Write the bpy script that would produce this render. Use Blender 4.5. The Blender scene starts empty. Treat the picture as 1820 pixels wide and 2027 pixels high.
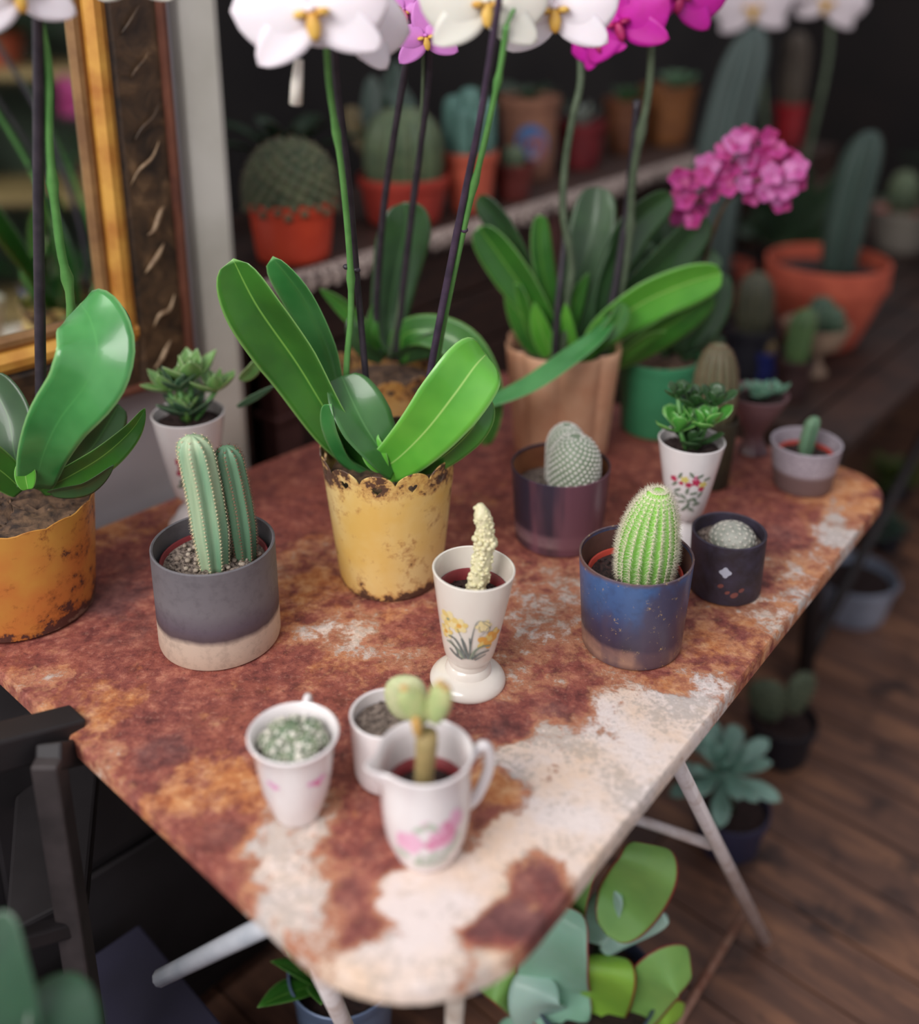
import bpy, bmesh, math, random
from mathutils import Vector, Matrix, Quaternion
random.seed(7)
S = bpy.context.scene
COL = S.collection
pi = math.pi

# ------------------------------------------------------------------ camera
F, PX, PY, TH, CH = 2100.0, 910.0, 600.0, math.radians(18.5), 1.44
CAM = Vector((0, 0, CH))
FW = Vector((0, math.cos(TH), -math.sin(TH))); UP = Vector((0, math.sin(TH), math.cos(TH)))
cd = bpy.data.cameras.new('camera'); cam = bpy.data.objects.new('camera', cd); COL.objects.link(cam)
cam.location = CAM; cam.rotation_euler = (pi/2 - TH, 0, 0)
cd.sensor_fit = 'HORIZONTAL'; cd.sensor_width = 36; cd.lens = 36*F/1820
cd.shift_y = (PY-1013.5)/1820
cd.dof.use_dof = True; cd.dof.focus_distance = 1.13; cd.dof.aperture_fstop = 1.45
cd.clip_start = .01
S.camera = cam

# ------------------------------------------------------------------ light
w = bpy.data.worlds.new('world'); S.world = w; w.use_nodes = True
w.node_tree.nodes['Background'].inputs[0].default_value = (.95, .93, 1, 1)
w.node_tree.nodes['Background'].inputs[1].default_value = .56
def area(name, loc, target, size, power, color, sy=None):
    l = bpy.data.lights.new(name, 'AREA'); l.energy = power; l.color = color; l.size = size
    if sy: l.shape = 'RECTANGLE'; l.size_y = sy
    o = bpy.data.objects.new(name, l); COL.objects.link(o); o.location = loc
    o.rotation_euler = (Vector(target)-Vector(loc)).to_track_quat('-Z', 'Y').to_euler()
    o['label'] = 'daylight from the shop window'; return o
area('window_daylight', (-1.25, -.75, 2.55), (-.05, .95, .72), 1.5, 52, (1, .97, .95), 1.2)
vs = S.view_settings; vs.view_transform = 'Standard'; vs.look = 'None'; vs.exposure = 0.30; vs.gamma = 1; vs.use_curve_mapping = False

# ------------------------------------------------------------------ projection helpers (pixel -> point in the room)
def ray(x, y): return Vector((1, 0, 0))*((x-PX)/F) - UP*((y-PY)/F) + FW
def P(x, y, z): d = ray(x, y); return CAM + d*((z-CH)/d.z)
def PD(x, y, Y): d = ray(x, y); return CAM + d*(Y/d.y)
def depth(p): return (Vector(p)-CAM).dot(FW)
def proj(p):
    q = Vector(p)-CAM; d = q.dot(FW); return (PX+F*q.x/d, PY-F*q.dot(UP)/d)
def px2m(n, p): return n*depth(p)/F
def plane_hit(x, y, p0, n):
    d = ray(x, y); return CAM + d*((p0-CAM).dot(n)/d.dot(n))
def height_to(b, row):
    lo, hi = 0, 1.5
    for _ in range(40):
        m = (lo+hi)/2
        if proj(b+Vector((0, 0, m)))[1] > row: lo = m
        else: hi = m
    return lo

# ------------------------------------------------------------------ materials
def lin(c):
    r = []
    for v in c[:3]:
        v /= 255; r.append(v/12.92 if v <= .04045 else ((v+.055)/1.055)**2.4)
    return (*r, 1)
def newmat(name, rough=.5, metal=0, coat=0, spec=.5):
    m = bpy.data.materials.new(name); m.use_nodes = True; b = m.node_tree.nodes['Principled BSDF']
    b.inputs['Roughness'].default_value = rough; b.inputs['Metallic'].default_value = metal
    b.inputs['Coat Weight'].default_value = coat; b.inputs['Specular IOR Level'].default_value = spec
    return m, m.node_tree, b
def N(t, kind, **kw):
    n = t.nodes.new(kind)
    for k, v in kw.items():
        if k in n.inputs: n.inputs[k].default_value = v
        else: setattr(n, k, v)
    return n
def ramp(t, src, stops, interp='LINEAR'):
    r = t.nodes.new('ShaderNodeValToRGB'); r.color_ramp.interpolation = interp
    e = r.color_ramp.elements
    while len(e) > 1: e.remove(e[-1])
    for i, (p, c) in enumerate(stops):
        el = e[0] if i == 0 else e.new(p)
        el.position = p; el.color = lin(c) if len(c) == 3 and max(c) > 1 else (*c[:3], 1)
    t.links.new(src, r.inputs[0]); return r
def noise(t, scale, detail=4, rough=.55, coord='Object', dist=0, stretch=None):
    tc = t.nodes.new('ShaderNodeTexCoord'); n = N(t, 'ShaderNodeTexNoise', Scale=scale, Detail=detail, Roughness=rough, Distortion=dist)
    src = tc.outputs[coord]
    if stretch:
        mp = t.nodes.new('ShaderNodeMapping'); mp.inputs['Scale'].default_value = stretch; t.links.new(src, mp.inputs[0]); src = mp.outputs[0]
    t.links.new(src, n.inputs['Vector']); return n
def mix(t, fac, a, b, kind='MIX'):
    n = t.nodes.new('ShaderNodeMix'); n.data_type = 'RGBA'; n.blend_type = kind
    for s, v in ((n.inputs[0], fac), (n.inputs[6], a), (n.inputs[7], b)):
        if isinstance(v, (int, float)): s.default_value = v
        elif isinstance(v, tuple): s.default_value = lin(v)
        else: t.links.new(v, s)
    return n.outputs[2]
def mth(t, op, a, b=0, c=None, clamp=False):
    n = t.nodes.new('ShaderNodeMath'); n.operation = op; n.use_clamp = clamp
    for i, v in enumerate((a, b) if c is None else (a, b, c)):
        if isinstance(v, (int, float)): n.inputs[i].default_value = v
        else: t.links.new(v, n.inputs[i])
    return n.outputs[0]
def sstep(t, v, a, b):
    n = t.nodes.new('ShaderNodeMapRange'); n.interpolation_type = 'SMOOTHSTEP'
    n.inputs['From Min'].default_value = a; n.inputs['From Max'].default_value = b; t.links.new(v, n.inputs[0]); return n.outputs[0]
def bump(t, b, h, strength=.3, dist=.002):
    n = N(t, 'ShaderNodeBump', Strength=strength, Distance=dist); t.links.new(h, n.inputs['Height']); t.links.new(n.outputs[0], b.inputs['Normal'])
def mat(name, c1, c2=None, scale=30, rough=.5, metal=0, coat=0, bmp=0, spec=.5, detail=4, stretch=None, lo=.35, hi=.65, bdist=.002, sss=0):
    m, t, b = newmat(name, rough, metal, coat, spec)
    c2 = c2 or tuple(max(0, v*.88) for v in c1)
    n = noise(t, scale, detail, stretch=stretch)
    r = ramp(t, n.outputs[0], [(lo, c1), (hi, c2)]); t.links.new(r.outputs[0], b.inputs['Base Color'])
    if bmp: bump(t, b, n.outputs[0], bmp, bdist)
    if sss:
        b.inputs['Subsurface Weight'].default_value = sss; b.inputs['Subsurface Scale'].default_value = .01
    return m
def leafmat(name, c1, c2, edge=None, rib=None, rough=.38, ew=.06, coat=.15, vary=12):
    "green leaf: u across (0..1), v along; paler rib in the middle, coloured margin"
    m, t, b = newmat(name, rough, coat=coat)
    n = noise(t, vary, 3); r = ramp(t, n.outputs[0], [(.35, c1), (.68, c2)]); col = r.outputs[0]
    uv = t.nodes.new('ShaderNodeTexCoord'); sp = t.nodes.new('ShaderNodeSeparateXYZ'); t.links.new(uv.outputs['UV'], sp.inputs[0])
    a = mth(t, 'ABSOLUTE', mth(t, 'SUBTRACT', sp.outputs[0], .5))
    if rib: col = mix(t, mth(t, 'MULTIPLY', sstep(t, a, .028, .0), .75), col, rib)
    if edge:
        e = sstep(t, a, .5-ew*1.6, .5-ew*.3); v = sstep(t, sp.outputs[1], 1-ew*1.1, 1-ew*.2)
        col = mix(t, mth(t, 'MAXIMUM', e, v), col, edge)
    t.links.new(col, b.inputs['Base Color'])
    bump(t, b, n.outputs[0], .1, .001)
    b.inputs['Transmission Weight'].default_value = 0
    b.inputs['Subsurface Weight'].default_value = .12; b.inputs['Subsurface Scale'].default_value = .004
    return m

# ------------------------------------------------------------------ mesh building
class MB:
    def __init__(s): s.v = []; s.f = []; s.m = []; s.uv = {}
    def add(s, vs, fs, mi=0, uvs=None):
        o = len(s.v); s.v += [Vector(p) for p in vs]
        for f in fs: s.f.append([i+o for i in f]); s.m.append(mi)
        if uvs:
            for i, u in enumerate(uvs): s.uv[i+o] = u
    def grid(s, rows, mi=0, closed=False, cap0=False, cap1=False, uvs=None):
        n = len(rows[0]); o = len(s.v)
        for r in rows: s.v += [Vector(p) for p in r]
        if uvs:
            k = o
            for r in uvs:
                for u in r: s.uv[k] = u; k += 1
        for i in range(len(rows)-1):
            for j in range(n if closed else n-1):
                a = o+i*n+j; b = o+i*n+(j+1) % n; s.f.append([a, b, b+n, a+n]); s.m.append(mi)
        if cap0: s.f.append([o+j for j in range(n)][::-1]); s.m.append(mi)
        if cap1: s.f.append([o+(len(rows)-1)*n+j for j in range(n)]); s.m.append(mi)
    def box(s, c, d, rz=0, mi=0, M=None):
        c = Vector(c); R = Matrix.Rotation(rz, 3, 'Z') if M is None else M
        vs = [c + R @ Vector((x*d[0]/2, y*d[1]/2, z*d[2]/2)) for x in (-1, 1) for y in (-1, 1) for z in (-1, 1)]
        s.add(vs, [[0, 1, 3, 2], [4, 6, 7, 5], [0, 4, 5, 1], [2, 3, 7, 6], [0, 2, 6, 4], [1, 5, 7, 3]], mi)
    def tube(s, pts, rad, seg=10, mi=0, caps=True):
        pts = [Vector(p) for p in pts]; n = len(pts)
        rad = rad if isinstance(rad, (list, tuple)) else [rad]*n
        rows = []; X = None
        for i, p in enumerate(pts):
            T = (pts[min(i+1, n-1)]-pts[max(i-1, 0)]).normalized()
            if X is None: X = T.orthogonal().normalized()
            X = (X - T*X.dot(T)).normalized(); Y = T.cross(X)
            rows.append([p + (X*math.cos(a)+Y*math.sin(a))*rad[i] for a in [2*pi*k/seg for k in range(seg)]])
        s.grid(rows, mi, True, caps, caps)
    def lathe(s, prof, seg=56, c=(0, 0, 0), fn=None, mi=0, cap0=False, cap1=False, ax=None):
        c = Vector(c); rows = []
        for r, z in prof:
            row = []
            for k in range(seg):
                a = 2*pi*k/seg; rr, zz = fn(a, r, z) if fn else (r, z)
                row.append(c+Vector((rr*math.cos(a), rr*math.sin(a), zz)))
            rows.append(row)
        s.grid(rows, mi, True, cap0, cap1)
    def ell(s, c, r, seg=10, rings=7, M=None, mi=0):
        c = Vector(c); M = M or Matrix.Identity(3); r = Vector(r) if not isinstance(r, (int, float)) else Vector((r, r, r))
        rows = []
        for i in range(rings+1):
            ph = pi*(i+.02)/(rings+.04)
            rows.append([c + M @ Vector((r.x*math.sin(ph)*math.cos(a), r.y*math.sin(ph)*math.sin(a), -r.z*math.cos(ph))) for a in [2*pi*k/seg for k in range(seg)]])
        s.grid(rows, mi, True, True, True)
    def needle(s, p, d, r, mi=0):
        p = Vector(p); d = Vector(d); X = d.orthogonal().normalized()*r; Y = d.cross(X).normalized()*r
        s.add([p+X, p-X*.5+Y*.87, p-X*.5-Y*.87, p+d], [[0, 1, 3], [1, 2, 3], [2, 0, 3]], mi)
    def mesh(s, name, mats, off=(0, 0, 0), smooth=True):
        off = Vector(off); me = bpy.data.meshes.new(name)
        me.from_pydata([tuple(v-off) for v in s.v], [], s.f); 
        for m in (mats if isinstance(mats, (list, tuple)) else [mats]): me.materials.append(m)
        me.polygons.foreach_set('material_index', s.m)
        me.polygons.foreach_set('use_smooth', [smooth]*len(s.f))
        if s.uv:
            ul = me.uv_layers.new(name='UVMap'); uv = s.uv
            for lo in me.loops: ul.data[lo.index].uv = uv.get(lo.vertex_index, (.5, .5))
        me.update(); return me
def link(name, me, parent=None, loc=(0, 0, 0)):
    o = bpy.data.objects.new(name, me); COL.objects.link(o); o.location = loc
    if parent: o.parent = parent
    return o
BASE = {}
def thing(name, label, cat, base, group=None):
    o = bpy.data.objects.new(name, None); COL.objects.link(o); o.location = base; o.empty_display_size = .02
    o['label'] = label; o['category'] = cat
    if group: o['group'] = group
    BASE[o] = Vector(base); return o
def part(T, name, mb, mats, smooth=True, sharp=None, up=None, label=None, stuff=False, bevel=0):
    "mesh given in room coordinates, stored relative to its thing's base; up = parent part for a sub-part"
    me = mb.mesh(name, mats, BASE[T], smooth); o = link(name, me, up or T)
    if smooth and sharp: me.set_sharp_from_angle(angle=math.radians(sharp))
    if label: o['label'] = label
    if stuff: o['kind'] = 'stuff'
    if bevel:
        bm_ = o.modifiers.new('bevel', 'BEVEL'); bm_.width = bevel; bm_.segments = 2; bm_.limit_method = 'ANGLE'
    return o
def inst(T, name, me, M, up=None, label=None):
    "shared mesh placed with a matrix in room coordinates"
    o = link(name, me, up or T); o.matrix_local = Matrix.Translation(-BASE[T]) @ M
    if label: o['label'] = label
    return o
def struct(name, mb, mats, smooth=False, parent=None):
    me = mb.mesh(name, mats, (0, 0, 0), smooth); o = link(name, me, parent)
    if not parent: o['kind'] = 'structure'
    return o
def cr(pts, n):
    "catmull-rom through tuples"
    out = []; m = len(pts)
    for i in range(n+1):
        t = i/n*(m-1); k = min(int(t), m-2); u = t-k
        p = [pts[max(k-1, 0)], pts[k], pts[k+1], pts[min(k+2, m-1)]]
        out.append(tuple(.5*((2*b)+(-a+c)*u+(2*a-5*b+4*c-d)*u*u+(-a+3*b-3*c+d)*u**3) for a, b, c, d in zip(*p)))
    return out
def look(n, up=(0, 0, 1), roll=0):
    "3x3 with local Z along n"
    Z = Vector(n).normalized(); X = Vector(up).cross(Z)
    if X.length < 1e-4: X = Vector((1, 0, 0))
    X.normalize(); Y = Z.cross(X); M = Matrix((X, Y, Z)).transposed()
    return M @ Matrix.Rotation(roll, 3, 'Z')
def m4(M3, loc, s=1): return Matrix.Translation(loc) @ M3.to_4x4() @ Matrix.Scale(s, 4)

# ---- leaves
def prof_strap(t): return (.42+.58*min(1, t/.55)**.8)*max(0, 1-max(0, (t-.62)/.38)**2.4)**.5 if t < 1 else 0
def prof_oval(t): return max(0, math.sin(pi*min(1, t**.85)))**.6*(.25+.75*min(1, t/.25))
def prof_point(t): return max(0, math.sin(pi*(.12+.88*t)))**.9 if t < .999 else 0
def prof_spoon(t): return (.3+.7*max(0, min(1, (t-.1)/.5))**1.3)*max(0, 1-max(0, (t-.62)/.38)**2.2)**.5
def blade(L, W, prof=prof_oval, bend=0, fold=.15, thick=.004, n=14, k=6, twist=0):
    "shared leaf mesh builder: grows along +Y, faces +Z, bends towards +Z by bend radians"
    mb = MB(); top = []; bot = []; uv = []
    y = z = 0; a = 0
    for i in range(n+1):
        t = i/n; wd = W/2*max(prof(t), .02)
        R = Matrix.Rotation(a, 3, 'X') @ Matrix.Rotation(twist*t, 3, 'Y'); rt = []; rb = []; ru = []
        for j in range(k+1):
            s = 2*j/k-1; q = Vector((s*wd, 0, fold*abs(s)**1.5*wd)); h = thick/2*(1-s*s*.9)*(min(1, (1-t)*6)*.8+.2)
            rt.append(Vector((0, y, z))+R @ (q+Vector((0, 0, h)))); rb.append(Vector((0, y, z))+R @ (q-Vector((0, 0, h)))); ru.append(((s+1)/2, t))
        top.append(rt+rb[::-1]); uv.append(ru+ru[::-1])
        y += math.cos(a)*L/n; z += math.sin(a)*L/n; a += bend/n
    mb.grid(top, 0, True, True, True, uv); return mb
def leaf_px(T, ctrl, w, m, face=0, face1=None, fold=.25, prof=prof_strap, n=26, k=10, thick=.0022, name='leaf', label=None, up=None):
    "leaf through (pixel x, pixel y, room Y) points; w = full width in pixels; face = turn about its own axis in degrees"
    pts = [PD(*c) for c in cr(ctrl, n)]; rows = []; uvs = []; mb = MB()
    face1 = face if face1 is None else face1
    for i, p in enumerate(pts):
        t = i/n; T_ = (pts[min(i+1, n)]-pts[max(i-1, 0)]).normalized(); V = (CAM-p).normalized()
        X = T_.cross(V).normalized(); Z = X.cross(T_).normalized(); R = Matrix.Rotation(math.radians(face+(face1-face)*t), 3, T_)
        X = R @ X; Z = R @ Z; wd = px2m(w, p)/2*max(prof(t), .015)
        a = []; b = []; u = []
        for j in range(k+1):
            s = 2*j/k-1; q = p+X*s*wd+Z*(fold*abs(s)**1.35*wd); h = thick/2*(1-.85*s*s)
            a.append(q+Z*h); b.append(q-Z*h); u.append(((s+1)/2, t))
        rows.append(a+b[::-1]); uvs.append(u+u[::-1])
    mb.grid(rows, 0, True, True, True, uvs); return part(T, name, mb, m, label=label, up=up)
def stem_px(T, ctrl, r_px, m, name='flower_stem', nodes=(), label=None, seg=10, taper=1, wob=0):
    pts = [PD(*c) for c in cr(ctrl, 30)]; n = len(pts)
    rad = [px2m(r_px, p)*(1+(taper-1)*i/n) for i, p in enumerate(pts)]
    for t in nodes:
        i = int(t*(n-1)); rad[i] *= 1.45
    mb = MB(); mb.tube(pts, rad, seg); return part(T, name, mb, m, label=label)

# ---- vessels
def stand(bx, by, z=.72): return P(bx, by, z)
def pot_dims(B, row, rw, bw):
    h = height_to(B, row); R = px2m(rw, B+Vector((0, 0, h)))/2; r = px2m(bw, B)/2; return h, R, r
def wall_prof(outer, t=.003, floor=.01):
    "outer [(r,z)] bottom to top -> closed shell with wall thickness"
    inner = [(max(r-t, .001), max(z, floor)) for r, z in outer]
    top = outer[-1]; return [(.0005, outer[0][1])]+outer+[(top[0]-t*.5, top[1]+t*.35)]+[(r, z) for r, z in inner[::-1] if z > floor]+[(max(prof_at(outer, floor)-t-.001, .002), floor), (.0005, floor)]
def vessel(T, name, outer, m, t=.003, seg=64, fn=None, floor=.01, sharp=40, up=None, label=None):
    mb = MB(); mb.lathe(wall_prof(outer, t, floor), seg, BASE[T], fn); return part(T, name, mb, m, sharp=sharp, up=up, label=label)
def soil(T, z, r, m, c=None, seed=1, name='soil', amp=.004):
    rnd = random.Random(seed); mb = MB(); B = BASE[T] if c is None else Vector(c); rows = []
    for i in range(9):
        rr = r*(i/8 if i else .001); rows.append([B+Vector((rr*math.cos(a), rr*math.sin(a), z+(rnd.uniform(-amp, amp) if i < 8 else -.002))) for a in [2*pi*k/28 for k in range(28)]])
    mb.grid(rows, 0, True)
    for _ in range(40):
        a = rnd.uniform(0, 2*pi); q = r*.9*math.sqrt(rnd.random()); g = rnd.uniform(.0012, .003)
        mb.ell(B+Vector((q*math.cos(a), q*math.sin(a), z+g*.4)), (g, g*rnd.uniform(.6, 1), g*.7), 5, 3)
    o = part(T, name, mb, m); o['kind'] = 'stuff'; return o
def rimpot(T, z, r, m, name='inner_pot', depth_=.02, t=.0012):
    mb = MB(); B = BASE[T]; mb.lathe([(r*.93, z-depth_), (r, z), (r-t, z+.0006), (r-t*2, z), (r*.93-t, z-depth_)], 40, B); return part(T, name, mb, m)
def prof_at(outer, z):
    for (r0, z0), (r1, z1) in zip(outer, outer[1:]):
        if z0 <= z <= z1 and z1 > z0: return r0+(r1-r0)*(z-z0)/(z1-z0)
    return outer[-1][0]
class Print:
    "flat printing laid on a turned surface: shapes in (metres round, metres up), centred on the side facing the lens"
    def __init__(s, T, outer, turn=0, off=.00035):
        s.T = T; s.o = outer; s.B = BASE[T]; d = CAM-s.B; s.a0 = math.atan2(d.y, d.x)+turn; s.mb = MB(); s.off = off; s.lay = 0
    def pt(s, a, b, e=0):
        r = prof_at(s.o, b); rr = r+s.off+e; th = s.a0+a/max(r, .01)
        return s.B+Vector((rr*math.cos(th), rr*math.sin(th), b))
    def poly(s, pts, mi):
        s.lay += 1; e = s.lay*.00002; cx = sum(p[0] for p in pts)/len(pts); cy = sum(p[1] for p in pts)/len(pts)
        mid = [((p[0]+cx)/2, (p[1]+cy)/2) for p in pts]; n = len(pts)
        v = [s.pt(cx, cy, e)]+[s.pt(*p, e) for p in mid]+[s.pt(*p, e) for p in pts]
        s.mb.add(v, [[0, 1+i, 1+(i+1) % n] for i in range(n)]+[[1+i, 1+n+i, 1+n+(i+1) % n, 1+(i+1) % n] for i in range(n)], mi)
    def blob(s, x, y, rx, ry, mi, rot=0, lob=0, la=.2, n=20):
        s.poly([(x+(rx*c*math.cos(rot)-ry*d*math.sin(rot))*k, y+(rx*c*math.sin(rot)+ry*d*math.cos(rot))*k) for c, d, k in [(math.cos(a), math.sin(a), 1+la*math.cos(lob*a)) for a in [2*pi*i/n for i in range(n)]]], mi)
    def line(s, pts, w, mi, n=14):
        s.lay += 1; e = s.lay*.00002; q = cr(pts, n); rows = []
        for i, p in enumerate(q):
            a = q[max(i-1, 0)]; b = q[min(i+1, n)]; dx, dy = b[0]-a[0], b[1]-a[1]; L = math.hypot(dx, dy) or 1; ww = w/2*(1-.5*i/n)
            rows.append([s.pt(p[0]-dy/L*ww, p[1]+dx/L*ww, e), s.pt(p[0]+dy/L*ww, p[1]-dx/L*ww, e)])
        s.mb.grid(rows, mi)
    def done(s, mats, name='printed_flowers', up=None): return part(s.T, name, s.mb, mats, up=up, stuff=True)

# ---- cacti
def cactus(T, C, r, h, ribs, m, ms, depth_=.12, bow=(0, 0), spines=6, sl=.006, sr=.00022, rows=16, flat=.2, low=.75, seed=3, dome=2.2, name='cactus_stem', taper=.0, spname='spines', base_w=.8, wool=None):
    "ribbed column: C base point, bow = sideways lean at the top in metres"
    rnd = random.Random(seed); C = Vector(C); mb = MB(); sp = MB(); R = []
    nz = 26; seg = ribs*6 if ribs*6 < 130 else ribs*4
    def rad(t):
        b = base_w+(1-base_w)*min(1, t/.3); return r*b*(1-taper*t)*max(0, 1-max(0, (t-low)/(1-low))**dome)**(1/dome)
    def cen(t): return C+Vector((bow[0]*t*t, bow[1]*t*t, h*t))
    for i in range(nz+1):
        t = (i/nz); t = 1-(1-t)**1.5; t = min(t, .999); rr = rad(t); row = []
        for k in range(seg):
            a = 2*pi*k/seg; q = rr*(1-depth_*(.5-.5*math.cos(ribs*a))**.8); row.append(cen(t)+Vector((q*math.cos(a), q*math.sin(a), 0)))
        R.append(row)
    mb.grid(R, 0, True, True, True); o = part(T, name, mb, m)
    for k in range(ribs):
        a = 2*pi*k/ribs
        for j in range(rows):
            t = .03+(j+(.5 if k % 2 else 0)*0+.5)/rows*.96; t = min(t, .985); rr = rad(t)
            dr = (rad(min(t+.02, .999))-rad(t-.02))/(h*.04) if t < .97 else -6
            nrm = Vector((math.cos(a), math.sin(a), -dr)).normalized(); p = cen(t)+Vector((rr*math.cos(a), rr*math.sin(a), 0))
            tg = Vector((-math.sin(a), math.cos(a), 0)); bt = nrm.cross(tg)
            if wool: sp.ell(p, wool, 5, 3, mi=1)
            for q in range(spines):
                b = 2*pi*(q+rnd.random()*.6)/spines; d = (nrm*flat+(tg*math.cos(b)+bt*math.sin(b))*(1-flat)+Vector([rnd.uniform(-.15, .15) for _ in '123'])).normalized()
                sp.needle(p, d*sl*rnd.uniform(.7, 1.15), sr)
    if sp.f: part(T, spname, sp, ms if isinstance(ms, list) else [ms, ms], stuff=True, up=o)
    return o
def areole_cactus(T, C, r, h, m, ms, n=500, spines=8, sl=.004, sr=.00025, low=.45, seed=5, flat=.12, name='cactus_stem', bow=(0, 0), bumps=0, base_w=.85, wool=0):
    "cactus with spirally set areoles (phyllotaxis) and flat star spines"
    rnd = random.Random(seed); C = Vector(C); mb = MB(); sp = MB()
    def rad(t): return r*(base_w+(1-base_w)*min(1, t/.3))*max(0, 1-max(0, (t-low)/(1-low))**2.1)**(1/2.1)
    def cen(t): return C+Vector((bow[0]*t*t, bow[1]*t*t, h*t))
    R = []
    for i in range(25):
        t = min(1-(1-i/24)**1.6, .999); R.append([cen(t)+Vector((rad(t)*math.cos(a), rad(t)*math.sin(a), 0)) for a in [2*pi*k/36 for k in range(36)]])
    mb.grid(R, 0, True, True, True)
    ga = 2.39996
    for i in range(n):
        u = (i+.5)/n; t = 1-(1-u)**1.02 if u < .55 else u; a = i*ga; t = min(t, .985); rr = rad(t)
        if t > low and rnd.random() > (rr/r)+.55: continue
        dr = (rad(min(t+.02, .999))-rad(max(t-.02, 0)))/(h*.04); nrm = Vector((math.cos(a), math.sin(a), -dr)).normalized()
        p = cen(t)+Vector((rr*math.cos(a), rr*math.sin(a), 0)); tg = Vector((-math.sin(a), math.cos(a), 0)); bt = nrm.cross(tg)
        if bumps: mb.ell(p, bumps, 6, 4, look(nrm)); p = p+nrm*bumps*.8
        if wool: sp.ell(p, (wool, wool, wool*.5), 6, 4, look(nrm))
        for q in range(spines):
            b = 2*pi*(q+.5*rnd.random())/spines; d = nrm*flat*3+(tg*math.cos(b)+bt*math.sin(b))
            sp.needle(p+nrm*.0003, d.normalized()*sl*rnd.uniform(.8, 1.1), sr)
    o = part(T, name, mb, m)
    if sp.f: part(T, 'spines', sp, ms, stuff=True, up=o)
    return o
def rosette(T, C, me, n, tilt0, tilt1, m_label=None, s0=1.0, s1=.45, r0=.002, rise=.0, name='leaf', seed=1, up=None, axis=None, jit=.12):
    "shared leaf mesh set round a centre; outer leaves lie lower; tilt = degrees above level"
    rnd = random.Random(seed); C = Vector(C); A = Matrix.Identity(3) if axis is None else look(axis)
    for i in range(n):
        u = i/max(n-1, 1); a = i*2.39996+rnd.uniform(-jit, jit); ti = math.radians(tilt0+(tilt1-tilt0)*u+rnd.uniform(-5, 5)); s = s0+(s1-s0)*u
        R = A @ Matrix.Rotation(a, 3, 'Z') @ Matrix.Rotation(ti, 3, 'X')
        q = A @ (Matrix.Rotation(a, 3, 'Z') @ Vector((0, r0, 0)))
        inst(T, name, me, m4(R, C+q+Vector((0, 0, rise*u)), s*rnd.uniform(.92, 1.08)), up=up)

# ------------------------------------------------------------------ palette
M = {}
M['porcelain'] = mat('white_porcelain', (236, 230, 229), (230, 222, 222), 20, .18, coat=.5)
M['porcelain2'] = mat('creamy_porcelain', (234, 228, 217), (230, 221, 210), 20, .25, coat=.4)
M['soil'] = mat('potting_soil', (66, 44, 40), (28, 20, 20), 260, .9, bmp=.8)
M['grit'] = mat('gritty_soil', (150, 134, 122), (46, 34, 32), 300, .9, bmp=.8)
M['maroon'] = mat('maroon_plastic', (135, 48, 52), (110, 34, 40), 20, .5)
M['red_plastic'] = mat('red_plastic', (228, 84, 54), (208, 70, 46), 14, .42)
M['red_dim'] = mat('faded_red_plastic', (196, 72, 56), (168, 56, 46), 14, .5)
M['terracotta'] = mat('terracotta', (204, 98, 72), (180, 80, 60), 16, .8, bmp=.2)
M['leaf'] = leafmat('orchid_leaf', (62, 122, 40), (44, 96, 34), edge=(120, 170, 90), rib=(130, 180, 80), ew=.03)
M['leaf_bright'] = leafmat('bright_orchid_leaf', (104, 180, 62), (82, 158, 50), edge=(140, 200, 110), rib=(176, 216, 120), ew=.03)
M['leaf_blue'] = leafmat('cool_green_leaf', (78, 148, 80), (50, 118, 56), edge=(120, 176, 110), rib=(80, 150, 80), ew=.03, rough=.3)
M['leaf_mid'] = leafmat('mid_orchid_leaf', (70, 122, 62), (48, 92, 44), rib=(90, 140, 80), rough=.35)
M['leaf_dark'] = leafmat('dark_orchid_leaf', (50, 84, 44), (36, 64, 36), rib=(70, 110, 60), rough=.4)
M['leaf_deep'] = leafmat('deep_green_leaf', (42, 66, 40), (28, 48, 30), rough=.5)
M['stem_green'] = mat('green_stem', (104, 160, 86), (88, 144, 74), 40, .4)
M['stem_dull'] = mat('grey_green_stem', (92, 106, 82), (74, 88, 66), 40, .5)
M['stick'] = mat('dark_support_stick', (58, 50, 58), (44, 38, 46), 60, .5)
M['stick_purple'] = mat('purple_black_stem', (78, 62, 82), (56, 46, 62), 40, .45)
M['petal_white'] = mat('white_petal', (244, 232, 236), (238, 222, 228), 14, .5, sss=.1)
M['petal_cream'] = mat('cream_petal', (232, 226, 212), (222, 214, 204), 14, .5, sss=.1)
M['petal_magenta'] = mat('magenta_petal', (206, 30, 170), (184, 28, 140), 26, .5, sss=.1)
M['petal_lilac'] = mat('lilac_petal', (214, 130, 205), (196, 120, 190), 30, .5, sss=.1)
M['petal_pink'] = mat('pink_petal', (198, 70, 150), (170, 44, 112), 60, .5, sss=.1)
M['petal_palepink'] = mat('pale_pink_petal', (214, 130, 186), (190, 78, 150), 60, .5, sss=.1)
M['lip_yellow'] = mat('yellow_lip', (226, 186, 90), (206, 150, 60), 60, .5)
M['lip_magenta'] = mat('magenta_lip', (180, 30, 100), (150, 30, 80), 60, .5)
M['spine_white'] = mat('white_spines', (236, 232, 222), (228, 222, 206), 50, .6)
M['spine_cream'] = mat('cream_spines', (222, 210, 176), (206, 190, 150), 50, .6)
M['spine_brown'] = mat('brown_spines', (150, 120, 96), (112, 84, 66), 50, .7)
M['black'] = mat('black_plastic', (34, 33, 42), (26, 26, 34), 20, .55)
M['bark'] = mat('bark_chips', (120, 92, 70), (50, 38, 34), 90, .85, bmp=.6)

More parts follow.
